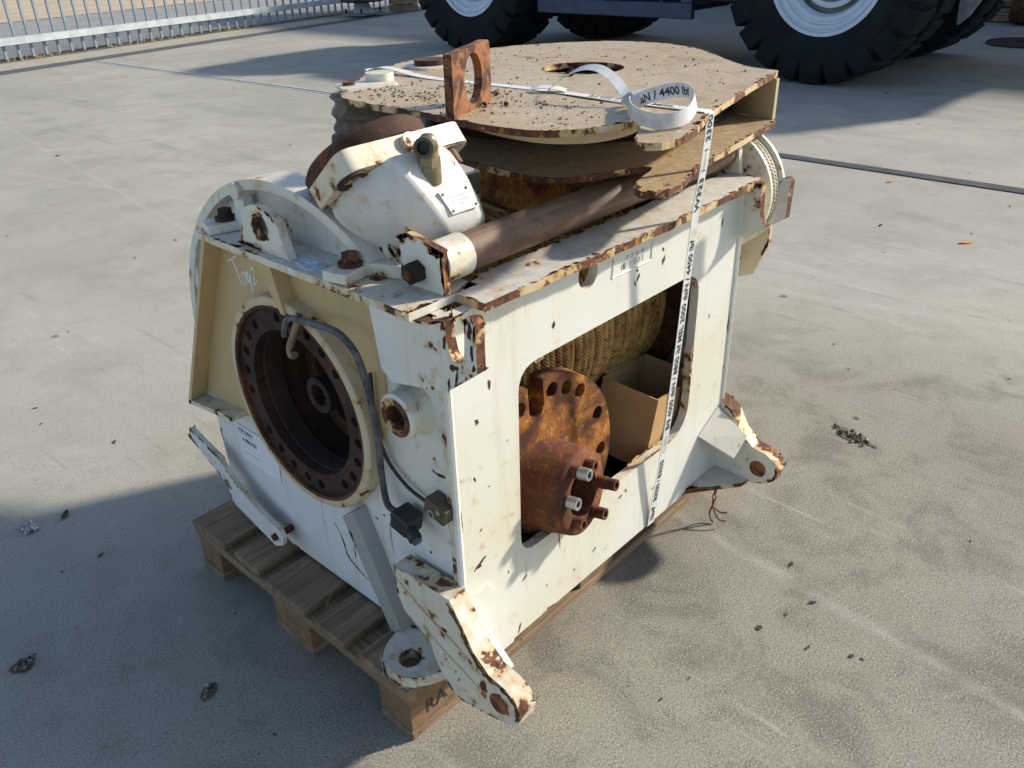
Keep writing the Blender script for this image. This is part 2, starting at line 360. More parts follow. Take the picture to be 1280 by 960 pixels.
    def ribbon(s, path, wv, th=.0012, uv=True):
        """strap: centre line + half-width vectors, with thickness"""
        path = [Vector(p) for p in path]; wv = [Vector(v) for v in wv]; n = len(path); lay = s.bm.loops.layers.uv.verify(); q = []
        L = [0.0]
        for i in range(1, n): L.append(L[-1]+(path[i]-path[i-1]).length)
        for i in range(n):
            t = (path[min(i+1, n-1)]-path[max(i-1, 0)]).normalized(); nn = t.cross(wv[i]).normalized()*th
            q.append([s.bm.verts.new(path[i]+a*wv[i]+b*nn) for a, b in ((-1, 0), (1, 0), (1, 1), (-1, 1))])
        vv = (0, 1, 1, 0)
        for i in range(n-1):
            for k in range(4):
                k2 = (k+1) % 4; f = s.face([q[i][k], q[i][k2], q[i+1][k2], q[i+1][k]])
                if f:
                    for lp, (a, b) in zip(f.loops, ((L[i], vv[k]), (L[i], vv[k2]), (L[i+1], vv[k2]), (L[i+1], vv[k]))): lp[lay].uv = (a, b)
        s.face(list(reversed(q[0]))); s.face(q[-1]); return s
    def make(s, name, mat, parent=None, smooth=35, base=None, bevel=0.0, jitter=0.0, edge=None, wear=0.0, chip_parent=None):
        if jitter:
            for v in s.bm.verts: v.co += Vector((random.uniform(-1, 1), random.uniform(-1, 1), random.uniform(-1, 1)))*jitter
        bmesh.ops.recalc_face_normals(s.bm, faces=s.bm.faces[:])
        loc = Vector(base) if base is not None else Vector((0, 0, 0))
        off = wbase(parent)+loc
        for v in s.bm.verts: v.co -= off
        me = bpy.data.meshes.new(name); s.bm.to_mesh(me); s.bm.free()
        if mat is not None:
            me.materials.append(M[mat] if isinstance(mat, str) else mat)
            if s.cut: me.materials.append(M[edge or mat])
        if smooth:
            me.polygons.foreach_set('use_smooth', [True]*len(me.polygons)); me.set_sharp_from_angle(angle=R(smooth))
        o = bpy.data.objects.new(name, me); COL.objects.link(o); o.location = loc
        if parent is not None: o.parent = parent
        if bevel:
            b = o.modifiers.new('bevel', 'BEVEL'); b.width = bevel; b.segments = 2; b.limit_method = 'ANGLE'; b.angle_limit = R(40)
        if wear: edge_wear(s.rims, wear, chip_parent or o, hash_name(name, off))
        return o
def hash_name(n, v): return sum(ord(c)*(i+1) for i, c in enumerate(n))+int(abs(v.x*977+v.y*613+v.z*331)*100)
def edge_wear(rims, wear, parent, seed):
    """paint broken away along plate edges: irregular flakes with a yellowed border, one mesh per part"""
    rnd = random.Random(seed); chips, halo = B(), B(); cnt = 0
    for pts, nn in rims:
        n = len(pts)
        # inward side: from winding (signed area in the plate plane)
        area = Vector((0, 0, 0))
        for i in range(n): area += (pts[i]-pts[0]).cross(pts[(i+1) % n]-pts[0])
        sgn = 1 if area.dot(nn) > 0 else -1
        hole = len(pts) in (14, 16, 18, 20, 24, 48) and area.length < .03 and max((p-pts[0]).length for p in pts) < .12
        for i in range(n):
            a, b_ = pts[i], pts[(i+1) % n]; d = b_-a; L = d.length
            if L < 1e-5: continue
            t = d/L; inn = nn.cross(t)*sgn*(-1 if hole else 1)
            k = L*(70+40*rnd.random()); k = int(k)+(1 if rnd.random() < k-int(k) else 0)
            for _ in range(k):
                p = a+d*rnd.random(); dens = mnoise.noise(p*9)+.35*mnoise.noise(p*31)
                if dens < .38-wear: continue
                g = min(1.5, .5+(dens-(.38-wear))*1.6)
                ln = rnd.uniform(.002, .012)*g*(1.6 if rnd.random() < .15 else 1); wd = rnd.uniform(.0012, .005)*g
                ln = min(ln, max(L*.55, .004)) if n < 30 else min(ln, .006); m_ = 9
                for bb, k2, h_ in ((chips, 1.0, .0005), (halo, 1.9, .0003)):
                    vs = []; st_ = random.Random(cnt)
                    for q in range(m_):
                        an = 2*math.pi*q/m_; r_ = st_.uniform(.55, 1.1)
                        v = max(-wd*.82, math.sin(an)*wd*r_*k2); u = math.cos(an)*ln*r_*k2
                        vs.append(bb.bm.verts.new(p+t*u+inn*(wd*.9+v)+nn*h_))
                    bb.face(vs)
                cnt += 1
    if cnt:
        o = chips.make('rust_chips', 'rust', parent, smooth=0); o['kind'] = 'stuff'
        o = halo.make('rust_stains', 'stain', parent, smooth=0); o['kind'] = 'stuff'
def circ(cx, cy, r, n=24, ph=0.0): return [(cx+r*math.cos(ph+2*math.pi*i/n), cy+r*math.sin(ph+2*math.pi*i/n)) for i in range(n)]
def rounded(pts, rs, n=5):
    out = []; N = len(pts)
    for i, (p, r) in enumerate(zip(pts, rs)):
        p = Vector(p); a = (Vector(pts[i-1])-p); b = (Vector(pts[(i+1) % N])-p); A, Bq = p+a.normalized()*r, p+b.normalized()*r
        if r <= 0: out.append(tuple(p)); continue
        for k in range(n+1):
            t = k/n; out.append(tuple(A*(1-t)**2+p*2*t*(1-t)+Bq*t*t))
    return out
def rough_loop(pts, step=.02, amp=.0015):
    out = []; N = len(pts)
    for i in range(N):
        a, b = Vector(pts[i]), Vector(pts[(i+1) % N]); d = b-a; k = max(1, int(d.length/step))
        for j in range(k): out.append(tuple(a+d*(j/k)+Vector((random.uniform(-1, 1), random.uniform(-1, 1)))*amp*(1 if j else .3)))
    return out
def spline(P, n=8):
    P = [Vector(p) for p in P]; out = []
    for i in range(len(P)-1):
        a, b, c, d = P[max(i-1, 0)], P[i], P[i+1], P[min(i+2, len(P)-1)]
        for k in range(n):
            t = k/n; out.append(.5*((2*b)+(c-a)*t+(2*a-5*b+4*c-d)*t*t+(3*b-a-3*c+d)*t**3))
    return out+[P[-1]]
def text_mesh(txt, mapf, length=None, height=1.0, thick=.0, bold=.012):
    """built-in font outline -> B with points mapf(u,v); u in 0..length, v in 0..height"""
    c = bpy.data.curves.new('txt', 'FONT'); c.body = txt; c.resolution_u = 3; c.offset = bold
    o = bpy.data.objects.new('txt', c); me = bpy.data.meshes.new_from_object(o)
    xs = [v.co.x for v in me.vertices]; x0, x1 = min(xs), max(xs)
    if length is None: length = (x1-x0)*height/.73
    b = B(); vs = [b.bm.verts.new(Vector(mapf((v.co.x-x0)/(x1-x0)*length, v.co.y/.73*height))) for v in me.vertices]
    for p in me.polygons: b.face([vs[i] for i in p.vertices])
    bpy.data.objects.remove(o); bpy.data.curves.remove(c); bpy.data.meshes.remove(me)
    return b
def merge(bs):
    out = B()
    for b in bs:
        mp = {v: out.bm.verts.new(v.co) for v in b.bm.verts}
        for f in b.bm.faces: out.face([mp[v] for v in f.verts])
        b.bm.free()
    return out
def copy_part(o, parent, loc=None, rot=None):
    c = o.copy(); COL.objects.link(c); c.parent = parent
    if loc is not None: c.location = loc
    if rot is not None: c.rotation_euler = rot
    return c
X_, Y_, Z_ = Vector((1, 0, 0)), Vector((0, 1, 0)), Vector((0, 0, 1))

# ================================================================== THE SETTING
FD = Vector((3.21, .65, 0)).normalized(); FN = Vector((-FD.y, FD.x, 0))       # fence direction / outward normal
F0 = Vector((3.57, 12.1, 0))
def ground_quad(name, mat, pts, z, kind='structure'):
    b = B(); b.face([b.bm.verts.new((x, y, z)) for x, y in pts]); o = b.make(name, mat, smooth=0)
    return tag(o, kind=kind)
b = B(); g = 300.0
b.face([b.bm.verts.new(p) for p in ((-g, -g, 0), (g, -g, 0), (g, g, 0), (-g, g, 0))])
tag(b.make('yard_ground', 'concrete', smooth=0), kind='structure')
def strip(name, mat, off0, off1, z, a=-30, c=40):
    P = [F0+FD*a+FN*off0, F0+FD*c+FN*off0, F0+FD*c+FN*off1, F0+FD*a+FN*off1]
    return ground_quad(name, mat, [(p.x, p.y) for p in P], z)
strip('drain_channel', 'grate', -1.02, -.72, .004)
strip('kerb_strip', 'kerb', -.72, .02, .006)
strip('verge', 'dirt', .02, .34, .010)
strip('road', 'asphalt', .34, 6.2, .014)
strip('sandy_pavement', 'sand', 6.2, 60, .022)
# expansion joint across the yard, with its paler saw-cut edges
ground_quad('expansion_joint', 'sealant', [(4.268, 11.1), (4.284, 11.1), (4.575, 5.2), (4.76, 1.5), (4.84, -8), (4.68, -8), (4.66, 1.5), (4.550, 5.2)], .006)
ground_quad('joint_edge', 'joint_pale', [(4.235, 11.1), (4.320, 11.1), (4.62, 5.2), (4.66, 4.0), (4.55, 4.0), (4.515, 5.2)], .003)

# ================================================================== PALLET
pal = thing('wooden_pallet', (.6, .4, 0), 'weathered wooden pallet under the white winch', 'pallet')
def board(name, x0, x1, y0, y1, z0, z1, mat='wood', turn=False, parent=pal):
    b = B(); c = Vector(((x0+x1)/2, (y0+y1)/2, (z0+z1)/2))
    hx, hy, hz = (x1-x0)/2, (y1-y0)/2, (z1-z0)/2
    n = 7
    if turn: hx, hy = hy, hx
    prev = None
    wob = [(random.uniform(-.0015, .0015), random.uniform(-.0012, .0012)) for _ in range(n+1)]
    rings = []
    for i in range(n+1):
        t = -hx+2*hx*i/n; e = random.uniform(-.002, .002) if i in (0, n) else 0
        rings.append([b.bm.verts.new(Vector((t+e+random.uniform(-.001, .001)*(i in (0, n)), yy+wob[i][0], zz+wob[i][1]))) for yy, zz in ((-hy, -hz), (hy, -hz), (hy, hz), (-hy, hz))])
    for i in range(n):
        for k in range(4): b.face([rings[i][k], rings[i][(k+1) % 4], rings[i+1][(k+1) % 4], rings[i+1][k]])
    b.face(list(reversed(rings[0]))); b.face(rings[-1])
    base = c-wbase(parent)
    o = b.make(name, mat, None, smooth=30, bevel=.003); o.parent = parent; o.location = base
    if turn: o.rotation_euler = (0, 0, R(90))
    return o
for y0, y1 in ((0, .145), (.1875, .2875), (.3275, .4725), (.5125, .6125), (.655, .80)): board('deck_board', random.uniform(-.006, .004), 1.2, y0, y1, .122, .144)
for x0 in (0, .5275, 1.055): board('stringer_board', x0+.002, x0+.145, 0.002, .798, .100, .122, turn=True)
for x0 in (0, .5275, 1.055):
    for y0, y1 in ((0, .1), (.3275, .4725), (.7, .8)): board('block', x0+.006, x0+.14, y0+.003, y1-.003, .022, .100, 'wood_block')
for y0, y1 in ((0, .1), (.3275, .4725), (.7, .8)): board('bottom_board', .004, 1.2, y0+.001, y1-.001, 0.0, .022)
blk = text_mesh('RA', lambda u, v: (.045+u, .0015, .045+v), height=.034, bold=.006)
blk.make('stamped_letters', 'ink', pal, smooth=0)

# ================================================================== WINCH
win = thing('winch', (.55, .35, .15), 'rusty white painted rope winch standing on the wooden pallet', 'winch')
CY, CZ = .347, .602
def wp(b, name, mat, **k): return b.make(name, mat, win, **k)
# --- front plate with its window and round hole
window = rounded([(.257, .345), (.842, .345), (.846, .745), (.262, .745)], [.045, .085, .06, .05])
b = B().plate([(.1, .15), (1.0, .15), (1.0, .891), (.1, .891)], (0, -.048, 0), X_, Z_, (0, -.02, 0), [window, circ(.452, .858, .028)])
front = wp(b, 'front_plate', 'paint_face', smooth=20, edge='edge_clean', wear=.16)
# --- top flange along the front (ragged, corroded edge)
fl = rough_loop([(.165, -.094), (.30, -.099), (.70, -.104), (1.035, -.094), (1.045, -.03), (1.03, .0), (.25, .0), (.165, -.03)], .025, .0022)
wp(B().plate(fl, (0, 0, .891), X_, Y_, (0, 0, .014)), 'top_flange', 'flange', smooth=20, edge='edge', wear=.46)
# --- end plate (faces the short side) and the rest of the box
endo = [(-.048, .15), (.555, .15), (.70, .19), (.758, .235), (.764, .445), (.80, .445), (.592, .891), (-.048, .891)]
endp = wp(B().plate(endo, (.11, 0, 0), Y_, Z_, (.02, 0, 0), [circ(CY, CZ, .2, 48)]), 'end_plate', 'paint_end_sky_tint', smooth=20, edge='edge_clean', wear=.22)
# yellowed upper field of the end plate, a thin doubler welded on
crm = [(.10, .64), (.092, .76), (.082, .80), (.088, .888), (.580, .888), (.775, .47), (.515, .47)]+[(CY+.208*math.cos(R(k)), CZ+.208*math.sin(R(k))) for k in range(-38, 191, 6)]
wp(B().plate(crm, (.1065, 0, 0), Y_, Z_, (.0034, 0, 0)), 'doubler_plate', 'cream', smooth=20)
wp(B().box(1.0, 1.02, -.048, .76, .15, .89), 'far_end_plate', 'paint')
wp(B().box(.13, 1.0, .74, .76, .15, .80), 'back_plate', 'paint')
wp(B().box(.13, 1.0, -.048, .74, .15, .165), 'floor_plate', 'rust_dark')
# rims of the recessed upper field
wl = Vector((0, .80-.552, .445-.905)); wlen = wl.length; wu = wl.normalized(); wnn = Vector((0, wu.z, -wu.y))
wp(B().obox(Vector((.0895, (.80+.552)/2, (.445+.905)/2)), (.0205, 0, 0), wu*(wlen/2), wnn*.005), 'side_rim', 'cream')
wp(B().plate([(.605, .470), (.800, .445), (.802, .455), (.606, .482)], (.069, 0, 0), Y_, Z_, (.041, 0, 0)), 'lower_rim', 'paint_worn', smooth=20, wear=.4)
tp = rough_loop([(.069, -.032), (.215, -.032), (.215, .585), (.069, .575)], .03, .0014)
wp(B().plate(tp, (0, 0, .892), X_, Y_, (0, 0, .013)), 'end_top_plate', 'paint_worn', smooth=20, edge='edge_clean', wear=.40)
# weld seam that hides the plate corner
wp(B().tube([(.104, -.064, z) for z in (.15, .3, .5, .7, .88)], .007, 8), 'corner_weld', 'paint_end_sky_tint')
# --- bearing ring, mounting flange, bowl, splined hub
ringC = (.0, CY, CZ)
wp(B().lathe([(.198, .112), (.198, .082), (.201, .079), (.217, .079), (.220, .082), (.222, .112)], ringC, X_, Z_, 72), 'bearing_ring', 'ring_paint', smooth=30)
hol = []
for k in range(24):
    if k % 6 == 4: continue
    a = 2*math.pi*k/24+.1; hol.append(circ(CY+.178*math.cos(a), CZ+.178*math.sin(a), .0105, 12))
mf = wp(B().plate(circ(CY, CZ, .1975, 72), (.088, 0, 0), Y_, Z_, (.018, 0, 0), [circ(CY, CZ, .152, 64)]+hol), 'mounting_flange', 'rust_dark', smooth=30)
wp(B().lathe([(.199, .107), (.153, .108), (.150, .112), (.148, .15), (.157, .156), (.155, .235), (.13, .262), (.05, .27), (.036, .262)], ringC, X_, Z_, 64), 'gear_bowl', 'rust_dark', smooth=30)
sp = []
for k in range(48): r = .025 if (k//2) % 2 else .0215; a = 2*math.pi*k/48; sp.append((CY+r*math.cos(a), CZ+r*math.sin(a)))
wp(B().plate(circ(CY, CZ, .038, 48), (.132, 0, 0), Y_, Z_, (.13, 0, 0), [sp]), 'splined_hub', 'rust_dark', smooth=40)
wp(B().lathe([(.1972, .10), (.1972, .0800), (.2035, .0780), (.2035, .0795)], ringC, X_, Z_, 72), 'ring_lip', 'rust', smooth=30)
# --- white hook panel on the near end, the far hook
def hookshape(a, dy=0.0, zb=.842):
    H = [(-.078, .902), (-.091, .904), (-.0935, zb+.032), (-.098, zb+.012), (-.106, zb+.001), (-.115, zb), (-.124, zb+.007), (-.129, zb+.022), (-.131, zb+.045), (-.1315, .912), (-.135, .921), (-.148, .924), (-.1545, .916), (-.153, .838)]
    return a+[(y+dy, z) for y, z in H]+[(-.085+dy*.3, .785)]
b = B().plate([(.070, .775), (.084, .890)]+hookshape([(-.05, .890)])+[(.045, .757)], (.084, 0, 0), Y_, Z_, (.018, 0, 0))
wp(b, 'hook', 'paint_end_sky_tint', smooth=25, edge='edge', wear=.50)
b = B().plate(hookshape([(-.02, .89)], -.018, .812)+[(-.02, .775)], (1.0, 0, 0), Y_, Z_, (.020, 0, 0)); wp(b, 'hook', 'paint_worn', smooth=25, edge='edge', wear=.45)
# --- feet
FOOT = [(.071, .374), (-.077, .378), (-.102, .338), (-.13, .288), (-.166, .258), (-.202, .252), (-.226, .238), (-.238, .214), (-.232, .186), (-.212, .169), (-.18, .158), (-.136, .147), (-.09, .137), (-.062, .145), (-.04, .17), (-.024, .199), (-.012, .236), (.018, .255), (.055, .272), (.071, .31)]
FOOT = [tuple(p) for p in FOOT]
for x, nm in ((.06, 'paint_worn'), (1.0, 'paint_worn')):
    f = FOOT if x < .5 else [(.0, .36), (-.073, .356)]+FOOT[2:12]+[(-.10, .135), (.0, .135)]
    ft = wp(B().plate(f, (x, 0, 0), Y_, Z_, (.04, 0, 0), [circ(-.186, .203, .0215, 20)]), 'foot_lug', nm, smooth=30, edge='edge_clean' if x < .5 else 'edge', wear=.26 if x < .5 else .50)
    B().cyl((x-.002, -.186, .203), (x+.042, -.186, .203), .0208, 20).make('pin_plug', 'rust_lug', ft)
# gussets between feet and front plate
wp(B().plate([(-.069, .345), (-.069, .152), (-.10, .18), (-.175, .245)], (.1, 0, 0), Y_, Z_, (.014, 0, 0)), 'gusset', 'paint', smooth=20)
wp(B().plate([(.1005, .345), (.160, .342), (.172, .325), (.226, .168), (.220, .152), (.1005, .152)], (0, -.0682, 0), X_, Z_, (0, -.006, 0)), 'gusset', 'paint', smooth=20, edge='edge_clean', wear=.2)
b = B(); v = [b.bm.verts.new(p) for p in ((.90, -.0695, .30), (.985, -.0695, .345), (.998, -.15, .285), (.94, -.15, .25), (.91, -.0695, .29), (.99, -.0695, .33), (.998, -.145, .27), (.945, -.143, .24))]
for f in ((0, 1, 2, 3), (7, 6, 5, 4), (0, 3, 7, 4), (2, 6, 7, 3), (1, 5, 6, 2), (0, 4, 5, 1)): b.face([v[i] for i in f])
wp(b, 'gusset', 'paint', smooth=0)
wp(B().plate([(.86, -.069), (.999, -.069), (.999, -.165), (.975, -.16)], (0, 0, .15), X_, Y_, (0, 0, .012)), 'gusset', 'flange', smooth=20, edge='edge', wear=.4)
# --- tube boss, diagonal strut, eye plate, loose flat bar
wp(B().lathe([(.023, .11), (.023, .068), (.036, .066), (.041, .07), (.041, .096), (.05, .11)], (0, .024, .706), X_, Z_, 40), 'tube_boss', 'paint_worn', smooth=45)
wp(B().lathe([(.0228, .09), (.0228, .0655), (.0245, .0650), (.0345, .0652), (.0350, .0662)], (0, .024, .706), X_, Z_, 40), 'boss_face', 'edge', smooth=30)
wp(B().cyl((.0885, .024, .706), (.0895, .024, .706), .0226, 24), 'boss_bore', 'rust_dark')
b = B().plate([(.245, .388), (.205, .418), (.094, .165), (.134, .155)], (.078, 0, 0), Y_, Z_, (.032, 0, 0)); wp(b, 'diagonal_strut', 'grey_paint', smooth=20, wear=.2)
ep = rounded([(.108, .115), (.02, .098), (-.015, .04), (.03, -.028), (.108, -.045)], [.01, .05, .06, .05, .01], 7)
wp(B().plate(ep, (0, 0, .147), X_, Y_, (0, 0, .024), [circ(.046, .036, .023, 24)]), 'eye_plate', 'paint_worn', smooth=25, edge='edge_clean', wear=.40)
BAR = [(.827, .368), (.712, .337), (.668, .293), (.566, .246), (.490, .232), (.480, .215), (.488, .190), (.52, .173), (.685, .215), (.702, .269), (.845, .336)]
fb = wp(B().plate(BAR, (.066, 0, 0), Y_, Z_, (.011, 0, 0), [circ(.510, .205, .010, 16), circ(.69, .27, .007, 14)]), 'flat_bar', 'paint_end_sky_tint', smooth=20, edge='edge_clean', wear=.18)
B().hexb((.058, .51, .205), (.11, .51, .205), .0085, 12).make('pivot_bolt', 'rust', fb)
# --- drum guard disc behind the top plate: rim band and web
GC = (.0, .385, .598)
a0, a1 = R(-8), R(128)
wp(B().lathe([(.402, .128), (.421, .128), (.421, .20), (.402, .20)], GC, X_, Y_, 64, a0, a1, close=True), 'guard_rim', 'paint_worn', smooth=40)
wp(B().lathe([(.24, .158), (.403, .158), (.403, .166), (.24, .166)], GC, X_, Y_, 64, a0, a1, close=True), 'guard_web', 'paint_end_sky_tint', smooth=40)
# --- lifting eye on the end top plate, with its gusset below
eye = [(.296, .9055), (.448, .9055), (.432, .945)]+[(.372+.060*math.cos(R(k)), .948+.042*math.sin(R(k))) for k in range(10, 171, 16)]+[(.312, .945)]
wp(B().plate(eye, (.086, 0, 0), Y_, Z_, (.017, 0, 0), [circ(.372, .951, .025, 24)]), 'lifting_eye', 'paint_worn', smooth=40, edge='edge_clean', wear=.30)
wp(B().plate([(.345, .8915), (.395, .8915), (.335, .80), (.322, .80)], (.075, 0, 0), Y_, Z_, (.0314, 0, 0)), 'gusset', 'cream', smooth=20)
for (x, y, r0, mm) in ((.112, .156, .2, 'rust_lug'), (.118, .545, -.3, 'rust_dark')):
    c, s_ = math.cos(r0), math.sin(r0)
    cb = wp(B().obox((x, y, .915), (.042*c, .042*s_, 0), (-.026*s_, .026*c, 0), (0, 0, .0095)), 'clamp_block', 'paint_worn', bevel=.003)
    B().cyl((x, y, .9245), (x, y, .930), .021, 18).make('washer', 'rust', cb)
    B().hexb((x, y, .930), (x, y, .945), .0145).make('bolt_head', mm, cb, smooth=20)
wp(B().obox((.16, .13, .917), (.03, .008, 0), (-.02, .05, 0), (0, 0, .012)), 'weld_pad', 'paint_worn', bevel=.004)
sb = wp(B().plate([(.47, .906), (.53, .906), (.512, .98), (.500, 1.0), (.486, .98)], (.125, 0, 0), Y_, Z_, (.02, 0, 0)), 'stay_bracket', 'paint_end_sky_tint')
B().cyl((.118, .499, .985), (.165, .499, .985), .016, 16).make('stay_pin', 'paint_worn', sb)
# --- cross pipe with its end brackets
PY, PZ = .002, .948
wp(B().plate([(-.03, .9055), (.070, .9055), (.068, .985), (.05, .992), (-.027, .978)], (.146, 0, 0), Y_, Z_, (.012, 0, 0)), 'pipe_bracket', 'paint', smooth=20, edge='edge', wear=.40)
wp(B().plate([(-.04, .9055), (.06, .9055), (.05, .99), (-.03, .985)], (1.03, 0, 0), Y_, Z_, (.014, 0, 0)), 'pipe_bracket', 'paint_worn', smooth=20)
wp(B().tube([(.20, PY, PZ), (.4, PY, PZ), (.7, PY, PZ), (1.03, PY, PZ)], .0315, 28), 'cross_pipe', 'rust_pipe', smooth=50)
wp(B().tube([(.158, PY, PZ), (.214, PY, PZ)], .0345, 28), 'pipe_collar', 'paint_worn', smooth=50)
nb = wp(B().hexb((.126, .028, .934), (.146, .028, .934), .0185), 'hex_nut', 'rust_dark', smooth=20)
B().cyl((.118, .028, .934), (.126, .028, .934), .009, 14).make('stud', 'rust', nb)
b = B()
cr = [(.09, .905), (.13, .905), (.165, .955), (.175, .995), (.150, 1.0), (.12, .965)]
wp(B().plate(rough_loop(cr, .02, .003), (.185, 0, 0), Y_, Z_, (-.012, -.012, 0)), 'torn_bracket', 'rust_dark', smooth=20)
wp(B().plate(rough_loop([(.072, .9055), (.112, .9055), (.172, .985), (.155, 1.005)], .02, .002), (.168, 0, 0), Y_, Z_, (-.006, 0, 0)), 'torn_bracket', 'paint_worn', smooth=20, edge='edge', wear=.5)
# --- drum, rope
wp(B().lathe([(.12, .24), (.245, .24), (.245, .97), (.12, .97)], ringC, X_, Z_, 64, close=True), 'drum', 'rust_dark', smooth=40)
wp(B().lathe([(.12, .212), (.315, .212), (.315, .232), (.12, .232)], ringC, X_, Z_, 72, close=True), 'drum_flange', 'rust', smooth=40)
wp(B().lathe([(.12, .962), (.315, .962), (.315, .98), (.12, .98)], ringC, X_, Z_, 72, close=True), 'drum_flange', 'rust', smooth=40)
path = []; turns = 31; pitch_r = (.955-.242)/turns; rr = .0108
for i in range(turns*56+1):
    a = 2*math.pi*i/56; wv_ = .0022*math.sin(a*.37)+.0016*math.sin(a*1.13+1)
    path.append((.242+pitch_r*i/56, CY+(.262+wv_)*math.cos(a), CZ+(.262+wv_)*math.sin(a)))
wp(B().tube(path, rr, 8, uv=True), 'wire_rope', 'rope', smooth=60)
# --- hydraulic motor lying across the drum
ma = Vector((.0, -.643, -.766)).normalized(); mu = Vector((1, 0, 0)); mv = Vector((0, -.766, .643)).normalized()
MF = Vector((.222, .175, 1.032)); K = .96
def mp(s_, u, v): return MF+(ma*s_+mu*u+mv*v)*K
sec = [(-1, 0), (-.98, .32), (-.88, .60), (-.68, .84), (-.47, 1.05), (0, 1.06), (.5, 1.03), (.64, .92), (.86, .68), (1.0, .35), (1.04, 0), (.9, -.5), (.4, -.9), (-.4, -.9), (-.9, -.5)]
lv = [(0, .110, .098, 0), (.015, .114, .100, .003), (.03, .1135, .0995, .006), (.06, .108, .096, .015), (.10, .096, .084, .030), (.13, .082, .068, .043), (.148, .064, .048, .050), (.157, .04, .03, .053)]
b = B(); prev = None
for s_, ra, rb, du in lv:
    ring = [b.bm.verts.new(mp(s_, u*ra+du, v*rb)) for u, v in sec]
    if prev:
        for k in range(len(sec)): b.face([prev[k], prev[(k+1) % len(sec)], ring[(k+1) % len(sec)], ring[k]])
    else: b.face(ring)
    prev = ring
b.face(prev)
mot = b.make('motor_housing', 'motor_paint', win, smooth=24)
mo = mot.modifiers.new('bevel', 'BEVEL'); mo.width = .004; mo.segments = 2; mo.limit_method = 'ANGLE'; mo.angle_limit = R(22)
fo = rounded([(-.132, -.035), (.134, -.035), (.134, .096), (-.132, .090)], [.012, .03, .03, .026], 6)
fo = [(u*K, v*K) for u, v in fo]
b = B().plate(fo, mp(-.036, 0, 0), mu, mv, ma*.038*K, [circ(-.110*K, .058*K, .0155, 20), circ(.110*K, .070*K, .0155, 20)])
b.make('motor_flange', 'motor_cast', mot, smooth=35, wear=.42, chip_parent=mot)
B().ringtube(mp(.002, -.110, .058), mp(.007, -.110, .058), .026, .0156, 28).make('spot_face', 'rust_dark', mot)
B().hexb(mp(.002, .092, .066), mp(.030, .092, .066), .0175).make('flange_bolt', 'rust_pipe', mot, smooth=20)
B().cyl(mp(-.018, .002, .088), mp(-.018, .002, .104), .0145, 20).make('fill_plug', 'motor_cast', mot)
wp(B().lathe([(.01, -.036), (.104, -.036), (.112, -.043), (.112, -.070), (.105, -.078), (.01, -.078)], mp(0, .012, -.034), ma, mu, 56), 'brake_housing', 'rust', smooth=40)
# elbow fitting stands straight up
q0 = mp(.046, .006, .096)
fit = B().cyl(q0-Z_*.012, q0+Z_*.016, .0185, 20); fit = fit.make('hose_fitting', 'brass', mot, smooth=30)
B().hexb(q0+Z_*.012, q0+Z_*.030, .0190).make('fitting_nut', 'brass', fit, smooth=20)
B().lathe([(.001, .028), (.0155, .028), (.0160, .045), (.0135, .058), (.008, .064), (.001, .065)], q0, Z_, X_, 20).make('elbow', 'brass', fit, smooth=50)
q1 = q0+Z_*.046; dr = Vector((-.80, -.55, .12)).normalized()
B().ringtube(q1, q1+dr*.032, .0160, .0105, 20).make('threaded_port', 'bronze', fit, smooth=40)
B().cyl(q1, q1+dr*.022, .0100, 16).make('port_bottom', 'black', fit)
# name plate on the flat
def mpt(s_, u):
    for (s0, ra0, rb0, d0), (s1, ra1, rb1, d1) in zip(lv, lv[1:]):
        if s0 <= s_ <= s1:
            t = (s_-s0)/(s1-s0); ra, rb, du = ra0+(ra1-ra0)*t, rb0+(rb1-rb0)*t, d0+(d1-d0)*t
            return mp(s_, u*ra+du, 1.055*rb)
c4 = [mpt(.078, -.22), mpt(.078, .40), mpt(.115, .40), mpt(.115, -.22)]
c4[2] = c4[1]+c4[3]-c4[0]
nrm = (c4[1]-c4[0]).cross(c4[3]-c4[0]).normalized()
if nrm.z < 0: nrm = -nrm
b = B(); lo = [b.bm.verts.new(p+nrm*.0005) for p in c4]; hi = [b.bm.verts.new(p+nrm*.0045) for p in c4]
b.face(hi); b.face(lo)
for k in range(4): b.face([lo[k], lo[(k+1) % 4], hi[(k+1) % 4], hi[k]])
npl = b.make('name_plate', 'plate_tag', mot, smooth=0)
ux, uy = (c4[1]-c4[0]), (c4[3]-c4[0])
for fx, fy in ((.08, .12), (.92, .12), (.92, .88), (.08, .88)):
    p = c4[0]+ux*fx+uy*fy+nrm*.0045; B().cyl(p, p+nrm*.0012, .0022, 8).make('rivet', 'rust', npl)
b = B()
for fy, segs in ((.32, ((.3, .42), (.45, .6), (.64, .74))), (.5, ((.25, .3), (.42, .66), (.7, .8))), (.68, ((.4, .6),))):
    for f0, f1 in segs: b.obox(c4[0]+ux*(f0+f1)/2+uy*fy+nrm*.0048, ux*(f1-f0)/2, uy*.025, nrm*.0002)
b.make('stamped_text', 'tag_ink', npl, smooth=0)
